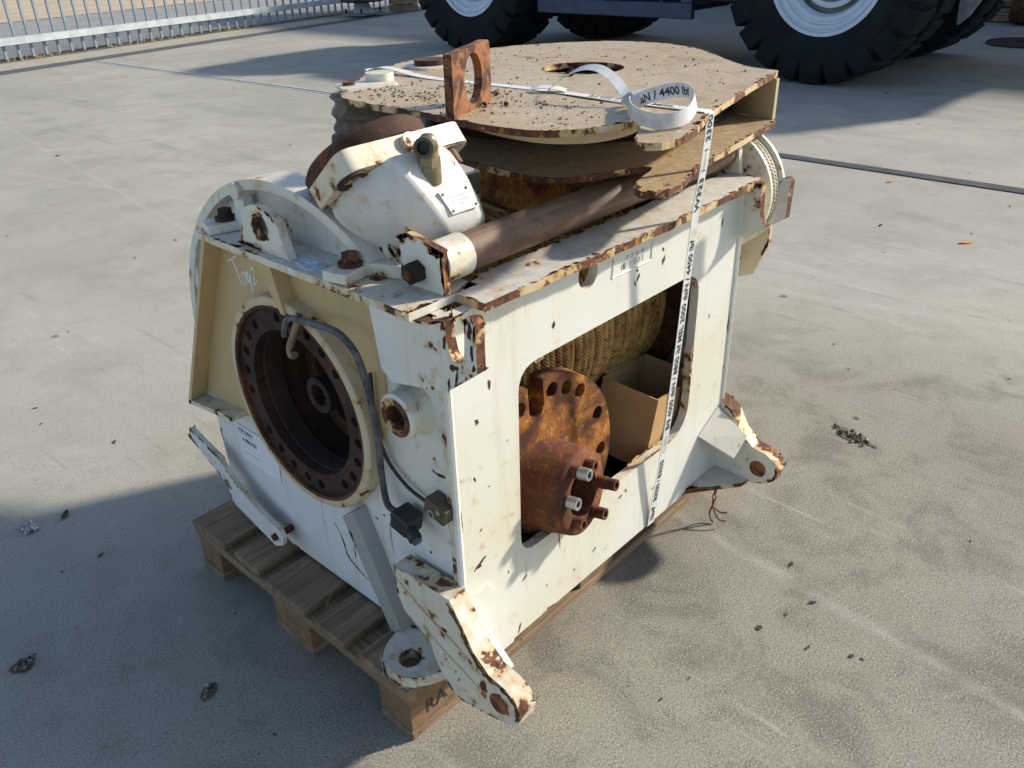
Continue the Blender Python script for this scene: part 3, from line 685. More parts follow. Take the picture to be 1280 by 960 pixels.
# --- far rope sheave beyond the far hook
fs = wp(B().lathe([(.02, 1.06), (.135, 1.06), (.143, 1.066), (.143, 1.074), (.118, 1.082), (.118, 1.118), (.143, 1.126), (.143, 1.134), (.135, 1.14), (.02, 1.14)], (0, .04, .85), X_, Z_, 48), 'rope_sheave', 'paint_worn', smooth=40)
pth = []
for i in range(3*48+1):
    a = 2*math.pi*i/48; pth.append((1.084+.011*i/48, .04+.128*math.cos(a), .85+.128*math.sin(a)))
B().tube(pth, .0085, 8, uv=True).make('wire_rope', 'rope_pale', fs, smooth=60)
wp(B().plate([(.05, .60), (-.045, .64), (-.075, .72), (-.075, .84), (.0, .89), (.30, .89), (.30, .60)], (1.142, 0, 0), Y_, Z_, (.01, 0, 0)), 'guard_plate', 'ring_paint', smooth=20, wear=.2)
wp(B().box(1.02, 1.142, .1, .5, .60, .66), 'sheave_arm', 'paint')
wp(B().tube([(1.004, -.066, z) for z in (.36, .5, .7, .885)], .008, 8), 'corner_weld', 'paint')
# --- cables, connector, sensor block on the end plate
def yz(x, pts): return [(x, y, z) for y, z in pts]
CAB = [(.300, .775), (.292, .798), (.275, .815), (.24, .822), (.193, .827), (.142, .83), (.113, .820), (.103, .796), (.1, .756), (.099, .695), (.104, .629), (.107, .561), (.104, .495), (.090, .479), (.056, .484)]
cp = spline([(.055+.03*min(1, max(0, (i-6)/4)), y, z) for i, (y, z) in enumerate(CAB)], 8)
wp(B().tube(cp, .0062, 10), 'grey_hose', 'hose', smooth=60)
wp(B().tube(spline(yz(.098, [(.121, .742), (.123, .687), (.121, .623), (.101, .572), (.058, .54), (.018, .53), (-.009, .528)]), 8), .0035, 8), 'black_cable', 'black', smooth=60)
wp(B().tube(spline([(.064, .262, .815), (.062, .281, .781), (.060, .298, .749), (.058, .293, .737), (.056, .281, .742)], 6), .007, 12), 'bent_tube', 'brass', smooth=60)
kb = wp(B().obox((.079, .042, .482), (.021, 0, 0), (0, .021, .004), (0, -.004, .019)), 'connector', 'black', bevel=.004)
B().cyl((.074, .028, .469), (.070, .010, .460), .0125, 20).make('cable_gland', 'black', kb, smooth=40)
B().cyl((.0702, .011, .4605), (.0690, .004, .457), .009, 16).make('gland_nut', 'hose', kb)
sk = wp(B().obox((.093, -.036, .538), (.015, 0, 0), (0, .024, .006), (0, -.004, .016)), 'sensor_block', 'bronze', bevel=.002)
B().ringtube((.083, -.028, .530), (.0765, -.028, .530), .0085, .0055, 16).make('socket', 'steel', sk)
B().cyl((.083, -.046, .541), (.0772, -.046, .541), .005, 12).make('screw', 'steel', sk)
# --- raised identification frame and stamped figures on the front plate
b = B()
for p0, p1 in (((.523, .827), (.650, .826)), ((.650, .826), (.652, .864)), ((.523, .827), (.527, .862))):
    b.tube([(p0[0], -.0685, p0[1]), (p1[0], -.0685, p1[1])], .0016, 6)
wp(b, 'type_plate_frame', 'paint_face')
wp(text_mesh('171501', lambda u, v: (.553+u, -.0688, .834+v), length=.07, height=.012), 'stamped_figures', 'tag_ink', smooth=0)
wp(text_mesh('7 7 5 4', lambda u, v: (.565+u, -.0688, .850+v), length=.06, height=.009), 'stamped_figures', 'tag_ink', smooth=0)
# --- rust chips and runs where the paint has come off
def chip(b, c, U, V, w_, h_, seed, n=11, N=None):
    rnd = random.Random(seed); c, U, V = Vector(c), Vector(U), Vector(V)
    vs = []
    for k in range(n):
        a = 2*math.pi*k/n; r = rnd.uniform(.45, 1.1); vs.append(b.bm.verts.new(c+U*(math.cos(a)*w_*r)+V*(math.sin(a)*h_*r)))
    b.face(vs)
b = B()
def fpt(x, z): return (x, -.0686, z)
for i, (x, z, ww, hh, sk_) in enumerate([(.146, .398, .020, .004, .5), (.146, .392, .006, .004, 0), (.192, .747, .003, .013, 0), (.159, .69, .005, .008, .3), (.357, .795, .005, .009, 0), (.147, .582, .002, .006, .3), (.609, .802, .010, .004, .9), (.600, .792, .003, .012, .5), (.605, .818, .003, .006, .8), (.696, .812, .006, .012, -.4), (.693, .835, .003, .007, .5), (.245, .166, .003, .014, -.3), (.37, .325, .0018, .022, 0), (.372, .30, .0014, .014, 0), (.265, .285, .012, .003, .6), (.22, .33, .002, .004, 0), (.30, .36, .0015, .003, 0), (.49, .21, .008, .003, .5), (.58, .30, .009, .004, .3), (.60, .305, .003, .007, .3), (.42, .20, .003, .003, 0), (.155, .47, .005, .002, .6), (.9, .62, .002, .008, 0), (.92, .83, .003, .015, 0), (.56, .84, .003, .009, 0), (.71, .25, .006, .003, .4), (.33, .22, .004, .002, .4), (.18, .55, .002, .002, 0), (.23, .62, .0015, .003, 0), (.88, .45, .002, .003, 0), (.525, .86, .002, .006, 0)]):
    c_, s_ = math.cos(sk_), math.sin(sk_); chip(b, fpt(x, z), (c_, 0, s_), (-s_, 0, c_), ww, hh, i)
for o in [wp(b, 'rust_chips', 'rust', smooth=0)]: tag(o, kind='stuff')
b = B()
for i, (y, z, ww, hh, sk_) in enumerate([(-.05, .50, .0014, .007, .2), (.15, .42, .004, .003, 0), (.13, .43, .003, .004, 0), (.175, .40, .006, .002, .3), (.02, .40, .003, .004, 0), (.165, .50, .002, .002, 0), (-.03, .45, .0012, .002, 0), (.06, .55, .0012, .0018, 0)]):
    c_, s_ = math.cos(sk_), math.sin(sk_); chip(b, (.1094, y, z), (0, c_, s_), (0, -s_, c_), ww, hh, 50+i)
for o in [wp(b, 'rust_chips', 'rust', smooth=0)]: tag(o, kind='stuff')
b = B()
for i, (y, z, ww, hh, sk_) in enumerate([(-.050, .287, .009, .013, .2), (-.058, .295, .005, .008, .9), (-.148, .222, .008, .017, .3), (-.156, .214, .005, .010, -.2), (-.085, .19, .002, .008, .4), (-.02, .31, .002, .004, .3), (-.05, .23, .002, .003, 0), (-.078, .205, .002, .004, 0)]):
    c_, s_ = math.cos(sk_), math.sin(sk_); chip(b, (.0594, y, z), (0, c_, s_), (0, -s_, c_), ww, hh, 90+i)
# long flaking band along the outer edge of the near foot
rnd = random.Random(8); E_ = spline([(-.072, .368, 0), (-.096, .335, 0), (-.122, .288, 0), (-.158, .252, 0), (-.196, .246, 0), (-.222, .232, 0), (-.232, .212, 0), (-.226, .188, 0)], 6); prev = None
for i, p in enumerate(E_):
    w_ = (.0022+.0062*rnd.random()**1.5)*(1.0 if 1 < i < len(E_)-3 else .4)
    cur = (b.bm.verts.new((.0593, p.x+w_+.004*rnd.random(), p.y-w_*.6)), b.bm.verts.new((.0593, p.x-w_*.6, p.y+w_*.3)))
    if prev: b.face([prev[0], prev[1], cur[1], cur[0]])
    prev = cur
for o in [wp(b, 'rust_chips', 'rust', smooth=0)]: tag(o, kind='stuff')
b = B()
def run_(pts, w0, x=.0591):
    prev = None; P = spline([(x, y, z) for y, z in pts], 6); n = len(P)
    for i, p in enumerate(P):
        t = (P[min(i+1, n-1)]-P[max(i-1, 0)]).normalized(); q = Vector((0, -t.z, t.y))*w0*(.25+.75*math.sin(math.pi*(i+.6)/n))*rnd.uniform(.4, 1.3)
        cur = (b.bm.verts.new(p+q), b.bm.verts.new(p-q))
        if prev: b.face([prev[0], prev[1], cur[1], cur[0]])
        prev = cur
run_([(.330, .312), (.312, .288), (.303, .262), (.298, .240), (.280, .226), (.258, .216), (.232, .206)], .0026, .1092)
run_([(.272, .275), (.268, .262), (.270, .248)], .0018, .1092)
run_([(-.050, .628), (-.043, .612), (-.046, .596), (-.036, .592), (-.016, .590), (-.004, .594)], .0034, .1092)
for o in [wp(b, 'rust_cracks', 'rust', smooth=0)]: tag(o, kind='stuff')
# tan rust runs across the near foot and below the boss
b = B()
run_([(.066, .345), (.02, .318), (-.03, .296), (-.088, .276), (-.112, .262)], .0030)
run_([(.0, .268), (-.05, .24), (-.10, .222), (-.14, .205)], .0022)
run_([(.05, .71), (.052, .69), (.049, .66)], .002, .1092)
run_([(.135, .41), (.137, .37), (.134, .33)], .002, .1092)
for o in [wp(b, 'rust_runs', 'stain', smooth=0)]: tag(o, kind='stuff')
b = B()
for i, (y, z, ww, hh, sk_) in enumerate([(-.086, .895, .004, .008, .3), (-.088, .868, .004, .018, .1), (-.104, .832, .012, .006, -.4), (-.110, .818, .003, .014, .2), (-.142, .90, .006, .016, .1), (-.145, .868, .004, .018, 0), (-.092, .80, .004, .014, .1), (-.147, .846, .004, .007, .3)]):
    c_, s_ = math.cos(sk_), math.sin(sk_); chip(b, (.0834, y, z), (0, c_, s_), (0, -s_, c_), ww, hh, 130+i)
for o in [wp(b, 'rust_chips', 'rust', smooth=0)]: tag(o, kind='stuff')
# --- chalk marks
def strokes(name, x, lines, r, mat, plane='x'):
    b = B()
    for ln in lines:
        P = spline([(x, y, z) for y, z in ln], 5) if plane == 'x' else spline([(y, z, x) for y, z in ln], 5)
        b.tube(P, r, 5)
    return wp(b, name, mat)
sx = .1062
CW = [[(.560, .843), (.508, .862)], [(.535, .852), (.520, .828), (.508, .800)],
    [(.489, .832), (.500, .822), (.492, .805), (.480, .812), (.480, .828), (.489, .832)],
    [(.459, .838), (.470, .832), (.468, .817), (.456, .820), (.456, .836), (.458, .815), (.452, .792)],
    [(.444, .842), (.434, .850), (.428, .840), (.440, .818), (.436, .815), (.418, .828)]]
strokes('chalk_writing', sx, [[(.548-(.560-y)*.70, z) for y, z in l] for l in CW], .0020, 'chalk')
b = B()
for i in range(26):
    x, y = random.uniform(.078, .125), random.uniform(.20, .31); a = random.uniform(-.5, .5)
    P = spline([(x, y, .9062), (x+.01*math.sin(a*3), y+.015, .9062), (x+.012*a, y+.04, .9062)], 3); b.tube(P, .0011, 4)
wp(b, 'chalk_scribble', 'chalk_blue')
# --- retention chain under the far foot
ch = thing('chain', (1.0, -.085, .15), 'short rusty chain dangling below the far foot of the winch', 'chain')
for k in range(6):
    P = []; zc = .142-.017*k
    for j in range(17):
        a = 2*math.pi*j/16; u, v = .0042*math.cos(a), .0105*math.sin(a)
        P.append((1.0+(u if k % 2 else 0)-.003*k, -.085+(0 if k % 2 else u), zc+v))
    B().tube(P, .0018, 6, cap=False).make('link', 'rust', ch)
for P in ([(.982, -.085, .05), (.995, -.10, .03), (1.01, -.115, .025)], [(.982, -.085, .05), (.972, -.11, .025), (.985, -.125, .018)], [(.982, -.085, .05), (.98, -.08, .02), (.975, -.095, .004)]):
    B().tube(spline(P, 4), .0022, 6).make('hook_wire', 'rust', ch)

# ================================================================== PAPER LABEL
pl_ = thing('paper_label', (.109, .59, .33), 'white printed paper label taped below the round opening of the winch', 'label')
LA, LB = Vector((.1062, .672, .425)), Vector((.1062, .512, .425))
B().plate([(.672, .424), (.508, .426), (.517, .326), (.672, .328)], (.1085, 0, 0), Y_, Z_, (-.0006, 0, 0)).make('sheet', 'paper', pl_, smooth=0)
def lab(x, z): return lambda u, v: (.1076, .672-x-u, .424-z+v)
text_mesh('UCM Holland', lab(.006, .016), length=.058, height=.009, bold=.02).make('print', 'ink', pl_, smooth=0)
text_mesh('A 006 023', lab(.016, .042), length=.058, height=.012, bold=.02).make('print', 'ink', pl_, smooth=0)
b = B().box(.1074, .10762, .672-.066, .672-.006, .424-.0215, .424-.0205)
b.make('print', 'ink', pl_, smooth=0)
for x0, x1, z in ((.014, .026, .056), (.014, .040, .071), (.043, .056, .071), (.059, .082, .071)):
    B().box(.1074, .10762, .672-x1, .672-x0, .424-z-.0008, .424-z+.0008).make('print', 'tag_ink', pl_, smooth=0)

# ================================================================== RUSTY HUB IN THE WINDOW
hub = thing('hub_flange', (.40, 0, .18), 'orange rusted round hub with bolts lying in the winch window', 'machine part')
HX, HZ = .388, .414
ANG = (79.2, 65.9, 51.6, 22.7, -5.4, -33, -62, -90, -120, -150, 180, 150, 132, 106)
hl = [circ(HX+.202*math.cos(R(a)), HZ+.202*math.sin(R(a)), .0165, 18) for a in ANG]
out = []
for k in range(120):
    a = 2*math.pi*k/120; d = math.degrees(a)
    if 86.5 < d < 98.5:
        if out[-1] != 'slot': out.append('slot')
        continue
    out.append((HX+.234*math.cos(a), HZ+.234*math.sin(a)))
ca = R(92.5); ux_, uz_ = math.cos(ca), math.sin(ca); nx_, nz_ = -uz_, ux_
slot = [(HX+ux_*r_+nx_*o_, HZ+uz_*r_+nz_*o_) for r_, o_ in ((.231, -.022), (.178, -.022), (.162, -.015), (.157, 0), (.162, .015), (.178, .022), (.231, .022))]
k = out.index('slot'); out = out[:k]+slot+out[k+1:]
disc = B().plate(out, (0, .03, 0), X_, Z_, (0, -.035, 0), hl).make('flange_disc', 'rust_orange', hub, smooth=35)
B().lathe([(.105, .0), (.10, .012), (.092, .03), (.088, .09), (.086, .097), (.082, .1), (.052, .1), (.052, .02)], (HX, -.004, HZ), (0.16, -1, .14), Z_, 56).make('hub_tube', 'rust_tube', hub, smooth=40)
for (x, y, z, mt) in ((.379, -.135, .496, 'steel'), (.468, -.135, .423, 'rust_tube'), (.434, -.135, .372, 'rust_tube'), (.346, -.135, .447, 'steel'), (.364, -.135, .388, 'rust_tube'), (.428, -.112, .480, 'rust_tube')):
    tip = Vector((x, y, z)); d = Vector((.14, -1, .12)).normalized()
    sb_ = B().cyl(tip-d*.05, tip-d*.022, .0135, 14).make('stud', 'rust_tube', hub, smooth=40)
    B().ringtube(tip-d*.026, tip, .0122, .0075, 18).make('sleeve', mt, sb_, smooth=40)
# straw bits
# ================================================================== CARDBOARD BOX
bx = thing('cardboard_box', (.86, .1, .17), 'open brown cardboard box tilted inside the winch window', 'box')
c0 = Vector((.750, -.042, .459)); ex = Vector((.19, .012, -.018)); ey = Vector((-.022, .135, .022)); ez = Vector((-.046, .0, -.165))
t_ = .004
def panel(name, a, u, v, th):
    u, v = Vector(u), Vector(v); n = u.cross(v).normalized()*th
    b = B(); b.obox(a+u/2+v/2, u/2, v/2, n/2); return b.make(name, 'cardboard', bx, smooth=0)
panel('side', c0, ey, ez, t_); panel('side', c0+ex, ey, ez, t_); panel('end', c0+ey*.0, ex, ez, t_); panel('end', c0+ey, ex, ez, t_); panel('bottom', c0+ez, ex, ey, t_)
panel('flap', c0+ey+ex*.1, ex*.8, Vector((-.03, .04, .03)), .003)

# ================================================================== SHEAVE BLOCK ON TOP
sh = thing('sheave_block', (.95, .35, .985), 'dusty cream rusted sheave block with two flat plates lying on the winch', 'sheave block')
TOP = [(.43, .558), (.47, .615), (.551, .679), (.63, .742), (.714, .793), (.84, .845), (.966, .863), (1.10, .855), (1.24, .815), (1.36, .74), (1.45, .65), (1.49, .545), (1.485, .44), (1.44, .336), (1.375, .25), (1.304, .175), (1.25, .11), (1.211, .05), (1.198, -.021), (.95, -.078), (.709, -.137), (.59, -.184), (.53, -.201), (.49, -.203), (.462, -.198), (.447, -.182), (.448, -.162), (.463, -.146), (.50, -.127), (.531, -.11), (.558, -.092), (.568, -.079), (.560, -.069), (.52, -.056), (.486, -.042), (.452, -.022), (.428, .004), (.414, .035), (.409, .066), (.404, .135), (.412, .23), (.424, .323), (.418, .45)]
TOPR = rough_loop(TOP, .03, .0012)
B().plate(TOPR, (0, 0, 1.088), X_, Y_, (0, 0, .012), [circ(1.005, .38, .098, 40)]).make('top_plate', 'sheave', sh, smooth=20, edge='edge', wear=.50)
LOW = [(.53, .56), (.66, .72), (.83, .80), (.98, .82), (1.2, .77), (1.38, .65), (1.43, .5), (1.38, .32), (1.26, .16), (1.18, .04), (1.168, -.044), (.94, -.082), (.713, -.115), (.63, -.147), (.594, -.157), (.555, -.158), (.529, -.149), (.517, -.128), (.528, -.106), (.565, -.085), (.60, -.074), (.64, -.064), (.662, -.053), (.656, -.038), (.63, -.025), (.59, -.008), (.556, .006), (.52, .025), (.496, .051), (.484, .09), (.483, .136), (.49, .226), (.508, .31), (.50, .45)]
B().plate(rough_loop(LOW, .03, .0012), (0, 0, .988), X_, Y_, (0, 0, .012), [circ(.99, .36, .06, 30)]).make('lower_plate', 'sheave', sh, smooth=20, edge='edge', wear=.50)
# inner rim under the top plate, end wall, sheave wheel
RIM = spline([(.52, .40, 0), (.495, .30, 0), (.460, .174, 0), (.450, .067, 0), (.470, .005, 0), (.515, -.036, 0), (.585, -.048, 0), (.65, -.035, 0)], 6)
b = B(); prev = None
for p in RIM:
    cur = [b.bm.verts.new(Vector((p.x+dx, p.y+.2*dx, z))) for dx, z in ((0, 1.070), (0, 1.0875), (.012, 1.0875), (.012, 1.070))]
    if prev:
        for k in range(4): b.face([prev[k], prev[(k+1) % 4], cur[(k+1) % 4], cur[k]])
    prev = cur
b.make('rim_strip', 'sheave', sh, smooth=50)
WALL = spline([(1.178, -.036, 0), (1.19, .03, 0), (1.24, .12, 0), (1.34, .27, 0), (1.40, .42, 0), (1.39, .58, 0), (1.28, .72, 0), (1.1, .79, 0)], 6)
b = B(); prev = None
for i, p in enumerate(WALL):
    cur = [b.bm.verts.new(Vector((p.x+dx, p.y, z))) for dx, z in ((0, 1.0005), (0, 1.0875), (-.012, 1.0875), (-.012, 1.0005))]
    if prev:
        for k in range(4): b.face([prev[k], prev[(k+1) % 4], cur[(k+1) % 4], cur[k]])
    else: b.face(cur)
    prev = cur
b.make('end_wall', 'sheave', sh, smooth=50)
B().lathe([(.09, 1.004), (.36, 1.004), (.37, 1.012), (.33, 1.03), (.33, 1.05), (.37, 1.068), (.36, 1.076), (.09, 1.076)], (1.005, .40, 0), Z_, X_, 64, close=True).make('sheave_wheel', 'rust_dark', sh, smooth=40)
# grooved vertical roller at the tip
pr = [(.02, 1.087), (.088, 1.087), (.092, 1.083), (.082, 1.074), (.082, 1.066), (.090, 1.055), (.092, 1.047), (.084, 1.037), (.084, 1.030), (.091, 1.018), (.091, 1.012), (.07, 1.004), (.098, .998), (.10, .985), (.097, .972), (.02, .968)]
B().lathe(pr, (.555, .618, 0), Z_, X_, 48).make('guide_roller', 'roller', sh, smooth=35)
# rusty lug plate with a big hole
pa, pb = Vector((.402, .197, 1.1)), Vector((.583, .277, 1.1)); lu = (pb-pa).normalized(); ln_ = Vector((-lu.y, lu.x, 0)); L_ = (pb-pa).length
B().plate(rough_loop([(0, 0), (L_, 0), (L_-.002, .108), (L_-.012, .112), (.004, .108)], .03, .001), pa, lu, Z_, ln_*.016, [circ(L_*.53, .054, .045, 32)]).make('lug_plate', 'rust_lug', sh, smooth=30)
# bolts on the tip
for (x, y, r_, h_, mt) in ((.831, .723, .040, .018, 'rust'), (.60, .640, .032, .022, 'paint_worn'), (.515, .642, .014, .013, 'rust_lug')):
    bo = B().cyl((x, y, 1.1), (x, y, 1.1+h_), r_, 24).make('shaft_cap' if r_ > .02 else 'bolt_head', mt, sh, smooth=40)
B().plate(rounded([(.47, .60), (.60, .575), (.62, .64), (.50, .675)], [.01]*4), (0, 0, 1.1003), X_, Y_, (0, 0, .006)).make('keeper_plate', 'paint_worn', sh, smooth=20)
B().plate(rounded([(.77, .68), (.90, .66), (.90, .76), (.78, .77)], [.02]*4), (0, 0, 1.1003), X_, Y_, (0, 0, .005)).make('keeper_plate', 'paint_worn', sh, smooth=20)
# pedestal that carries the block on the drum frame
B().box(.62, .74, .20, .36, .87, .9875).make('pedestal', 'rust_orange', sh, bevel=.004)
B().box(1.02, 1.12, .15, .5, .66, .9875).make('pedestal', 'rust', sh, bevel=.004)
# grit, flakes and rust scale on the plates
b = B(); rnd = random.Random(3)
def lump(b, c, r, rnd, flat=.6):
    m_ = Matrix.Rotation(rnd.uniform(0, 6), 3, 'Z'); vs = []
    for p in ((1, 0, 0), (-1, 0, 0), (0, 1, 0), (0, -1, 0), (0, 0, 1), (0, 0, -1)):
        q = m_ @ Vector(p); vs.append(b.bm.verts.new(Vector(c)+Vector((q.x*r*rnd.uniform(.6, 1.3), q.y*r*rnd.uniform(.5, 1.2), q.z*r*flat))))
    for f in ((0, 2, 4), (2, 1, 4), (1, 3, 4), (3, 0, 4), (2, 0, 5), (1, 2, 5), (3, 1, 5), (0, 3, 5)): b.face([vs[i] for i in f])
def inside(x, y, P, m=.012):
    def t(x, y):
        c = False
        for (x0, y0), (x1, y1) in zip(P, P[1:]+P[:1]):
            if (y0 > y) != (y1 > y) and x < (x1-x0)*(y-y0)/(y1-y0)+x0: c = not c
        return c
    return all(t(x+dx, y+dy) for dx in (-m, m) for dy in (-m, m))
for i in range(2600):
    if i < 1700: x, y = rnd.gauss(.56, .08), rnd.gauss(.40, .17)
    else: x, y = rnd.uniform(.43, 1.42), rnd.uniform(-.1, .8)
    if not inside(x, y, TOP): continue
    if (x-1.005)**2+(y-.38)**2 < .11**2 or (x-.43) < (y-.55)*.8 or y < -.12+(x-.7)*.2 and x > .6: continue
    if x-1.1 > 0 and y < (x-1.1)*.55: continue
    if mnoise.noise(Vector((x*16, y*16, 3))) < -.05 and rnd.random() < .8: continue
    r_ = .0009+.0036*rnd.random()**5; lump(b, (x, y, 1.1+r_*.3), r_, rnd)
tag(b.make('grit', 'grit', sh, smooth=0), kind='stuff')
for (x, y, r_) in ((.90, .33, .016), (.62, .30, .010), (.55, .21, .008), (.53, .245, .007)):
    b = B(); lump(b, (x, y, 1.1+r_*.5), r_, rnd, .7); b.make('rust_clod', 'rust', sh, smooth=0)

# ================================================================== STRAP
st = thing('cargo_strap', (.705, .3, 1.1), 'white printed cargo strap tied over the sheave block and winch', 'strap')
hw = .0125
def bend(pts, ws, n=10):
    P = spline(pts, n); W = spline(ws, n); return P, [v.normalized()*hw for v in W]
# vertical run in front
run = [(.700, .05, 1.1015), (.703, -.10, 1.1018), (.704, -.134, 1.1016), (.705, -.1395, 1.098), (.705, -.1385, 1.06), (.705, -.134, 1.0), (.705, -.126, .93), (.705, -.1225, .86), (.705, -.113, .68), (.705, -.100, .46), (.705, -.088, .32), (.7045, -.076, .205), (.704, -.0715, .152), (.704, -.060, .1475)]
B().ribbon(run, [Vector((hw, 0, 0))]*len(run)).make('front_run', 'web', st, smooth=50)
top = [(.700, .045, 1.1022), (.704, .128, 1.1035), (.716, .243, 1.1020), (.712, .391, 1.1016), (.702, .522, 1.1016), (.702, .62, 1.103), (.704, .70, 1.110), (.705, .755, 1.112), (.706, .80, 1.1016), (.706, .812, 1.085), (.706, .815, .9), (.706, .80, .3), (.706, .79, .146)]
P = spline(top, 5); B().ribbon(P, [Vector((hw, 0, 0))]*len(P)).make('top_run', 'web', st, smooth=50)
# the loose bow: left arch, knot, right loop
P, W = bend([(.715, .235, 1.1045), (.712, .20, 1.130), (.705, .15, 1.152), (.695, .10, 1.157), (.685, .055, 1.142), (.672, .02, 1.120), (.66, -.005, 1.106)],
            [(1, .1, .1), (1, .1, .25), (1, .1, .3), (1, .0, .3), (1, 0, .35), (.9, 0, .5), (.7, .0, .7)])
B().ribbon(P, W).make('bow_loop', 'web', st, smooth=60)
archP, archW = P, W
P, W = bend([(.655, -.012, 1.112), (.645, -.05, 1.128), (.655, -.09, 1.140), (.648, -.128, 1.143), (.618, -.160, 1.135), (.575, -.172, 1.120), (.535, -.158, 1.1155), (.53, -.122, 1.1155), (.56, -.075, 1.1155), (.61, -.03, 1.114), (.65, -.004, 1.112)],
            [(.25, .25, 1), (.2, .5, 1), (.25, .45, 1), (.1, .3, 1), (-.15, .2, 1), (-.1, .1, 1), (0, 0, 1), (0, 0, 1), (0, 0, 1), (.2, 0, 1), (.3, .1, 1)])
B().ribbon(P, W).make('bow_loop', 'web', st, smooth=60)
bowP, bowW = P, W
P, W = bend([(.640, -.022, 1.103), (.648, -.028, 1.125), (.668, -.008, 1.131), (.676, .012, 1.118), (.672, .018, 1.103)], [(.6, -.7, .2), (.6, -.7, .3), (.6, -.7, .2), (.6, -.7, 0), (.6, -.7, 0)])
B().ribbon(P, W).make('knot', 'web', st, smooth=60)
P, W = bend([(.69, .27, 1.104), (.70, .25, 1.110), (.715, .22, 1.108), (.72, .20, 1.104)], [(.8, .5, .1)]*4); B().ribbon(P, W).make('tail_fold', 'web', st, smooth=60)
# printing: characters follow the strap
def along(z):  # y of the vertical run at height z
    for (a, c) in zip(run[3:], run[4:]):
        if c[2] <= z <= a[2]: t = (z-c[2])/(a[2]-c[2]); return c[1]+(a[1]-c[1])*t
    return run[-1][1]
def vt(z0): return lambda u, v: (.705+.0072-v, along(z0+u)-.0020, z0+u)
prints = [('lbf', .166, .206), ('B3030 / B3035', .223, .340), ('B/S 4000 daN / 8800 lbf MSL 2000 daN / 4400 lbf', .425, .863), ('W323', .917, .983), ('2300', 1.050, 1.097)]
bs = [text_mesh(t, vt(z0), length=z1-z0, height=.0145, bold=.022) for t, z0, z1 in prints]
b = B()
def bar(z0, z1, x0, x1):
    n = 3; vs = []
    for i in range(n+1): z = z0+(z1-z0)*i/n; vs.append((b.bm.verts.new((x0, along(z)-.002, z)), b.bm.verts.new((x1, along(z)-.002, z))))
    for i in range(n): b.face([vs[i][0], vs[i][1], vs[i+1][1], vs[i+1][0]])
bar(.996, 1.036, .7044, .7054); bar(.996, .998, .699, .711); bar(1.034, 1.036, .699, .711)
for q in (.699, .7105): bar(.366, .402, q, q+.0009)
bar(.363, .3645, .701, .709); bar(.404, .4055, .701, .709); bar(.380, .396, .7045, .7056)
bs.append(b)
def tt(y0): return lambda u, v: (.7035-.0072+v*1.0, y0-u, 1.1055)
bs.append(text_mesh('B/S 4000 daN', lambda u, v: (.6975+v, .125-u*1.0, 1.1052), length=.085, height=.013, bold=.02))
bs.append(text_mesh('MSL', lambda u, v: (.6965+v, -.02-u, 1.1036), length=.05, height=.013, bold=.02))
for q in bs: q.make('printed_text', 'ink', st, smooth=0)
def bowmap(s0, bowP, bowW, vv=.0145):
    L = [0.0]
    for a, c in zip(bowP, bowP[1:]): L.append(L[-1]+(c-a).length)
    def f(u, v):
        s = s0+u
        for i in range(len(L)-1):
            if L[i] <= s <= L[i+1]:
                t = (s-L[i])/(L[i+1]-L[i]); p = bowP[i].lerp(bowP[i+1], t); w_ = bowW[i].lerp(bowW[i+1], t)
                n = (bowP[i+1]-bowP[i]).cross(w_).normalized()
                if n.dot(Vector((-1, -.6, .3))) < 0: n = -n
                return p+w_*((v-vv/2)/hw)+n*.0016
        return bowP[-1]
    return f
text_mesh('daN /', bowmap(.008, archP, archW), length=.050, height=.0145, bold=.022).make('printed_text', 'ink', st, smooth=0)
text_mesh('daN / 4400 lbf', bowmap(.012, bowP, bowW), length=.115, height=.0145, bold=.022).make('printed_text', 'ink', st, smooth=0)

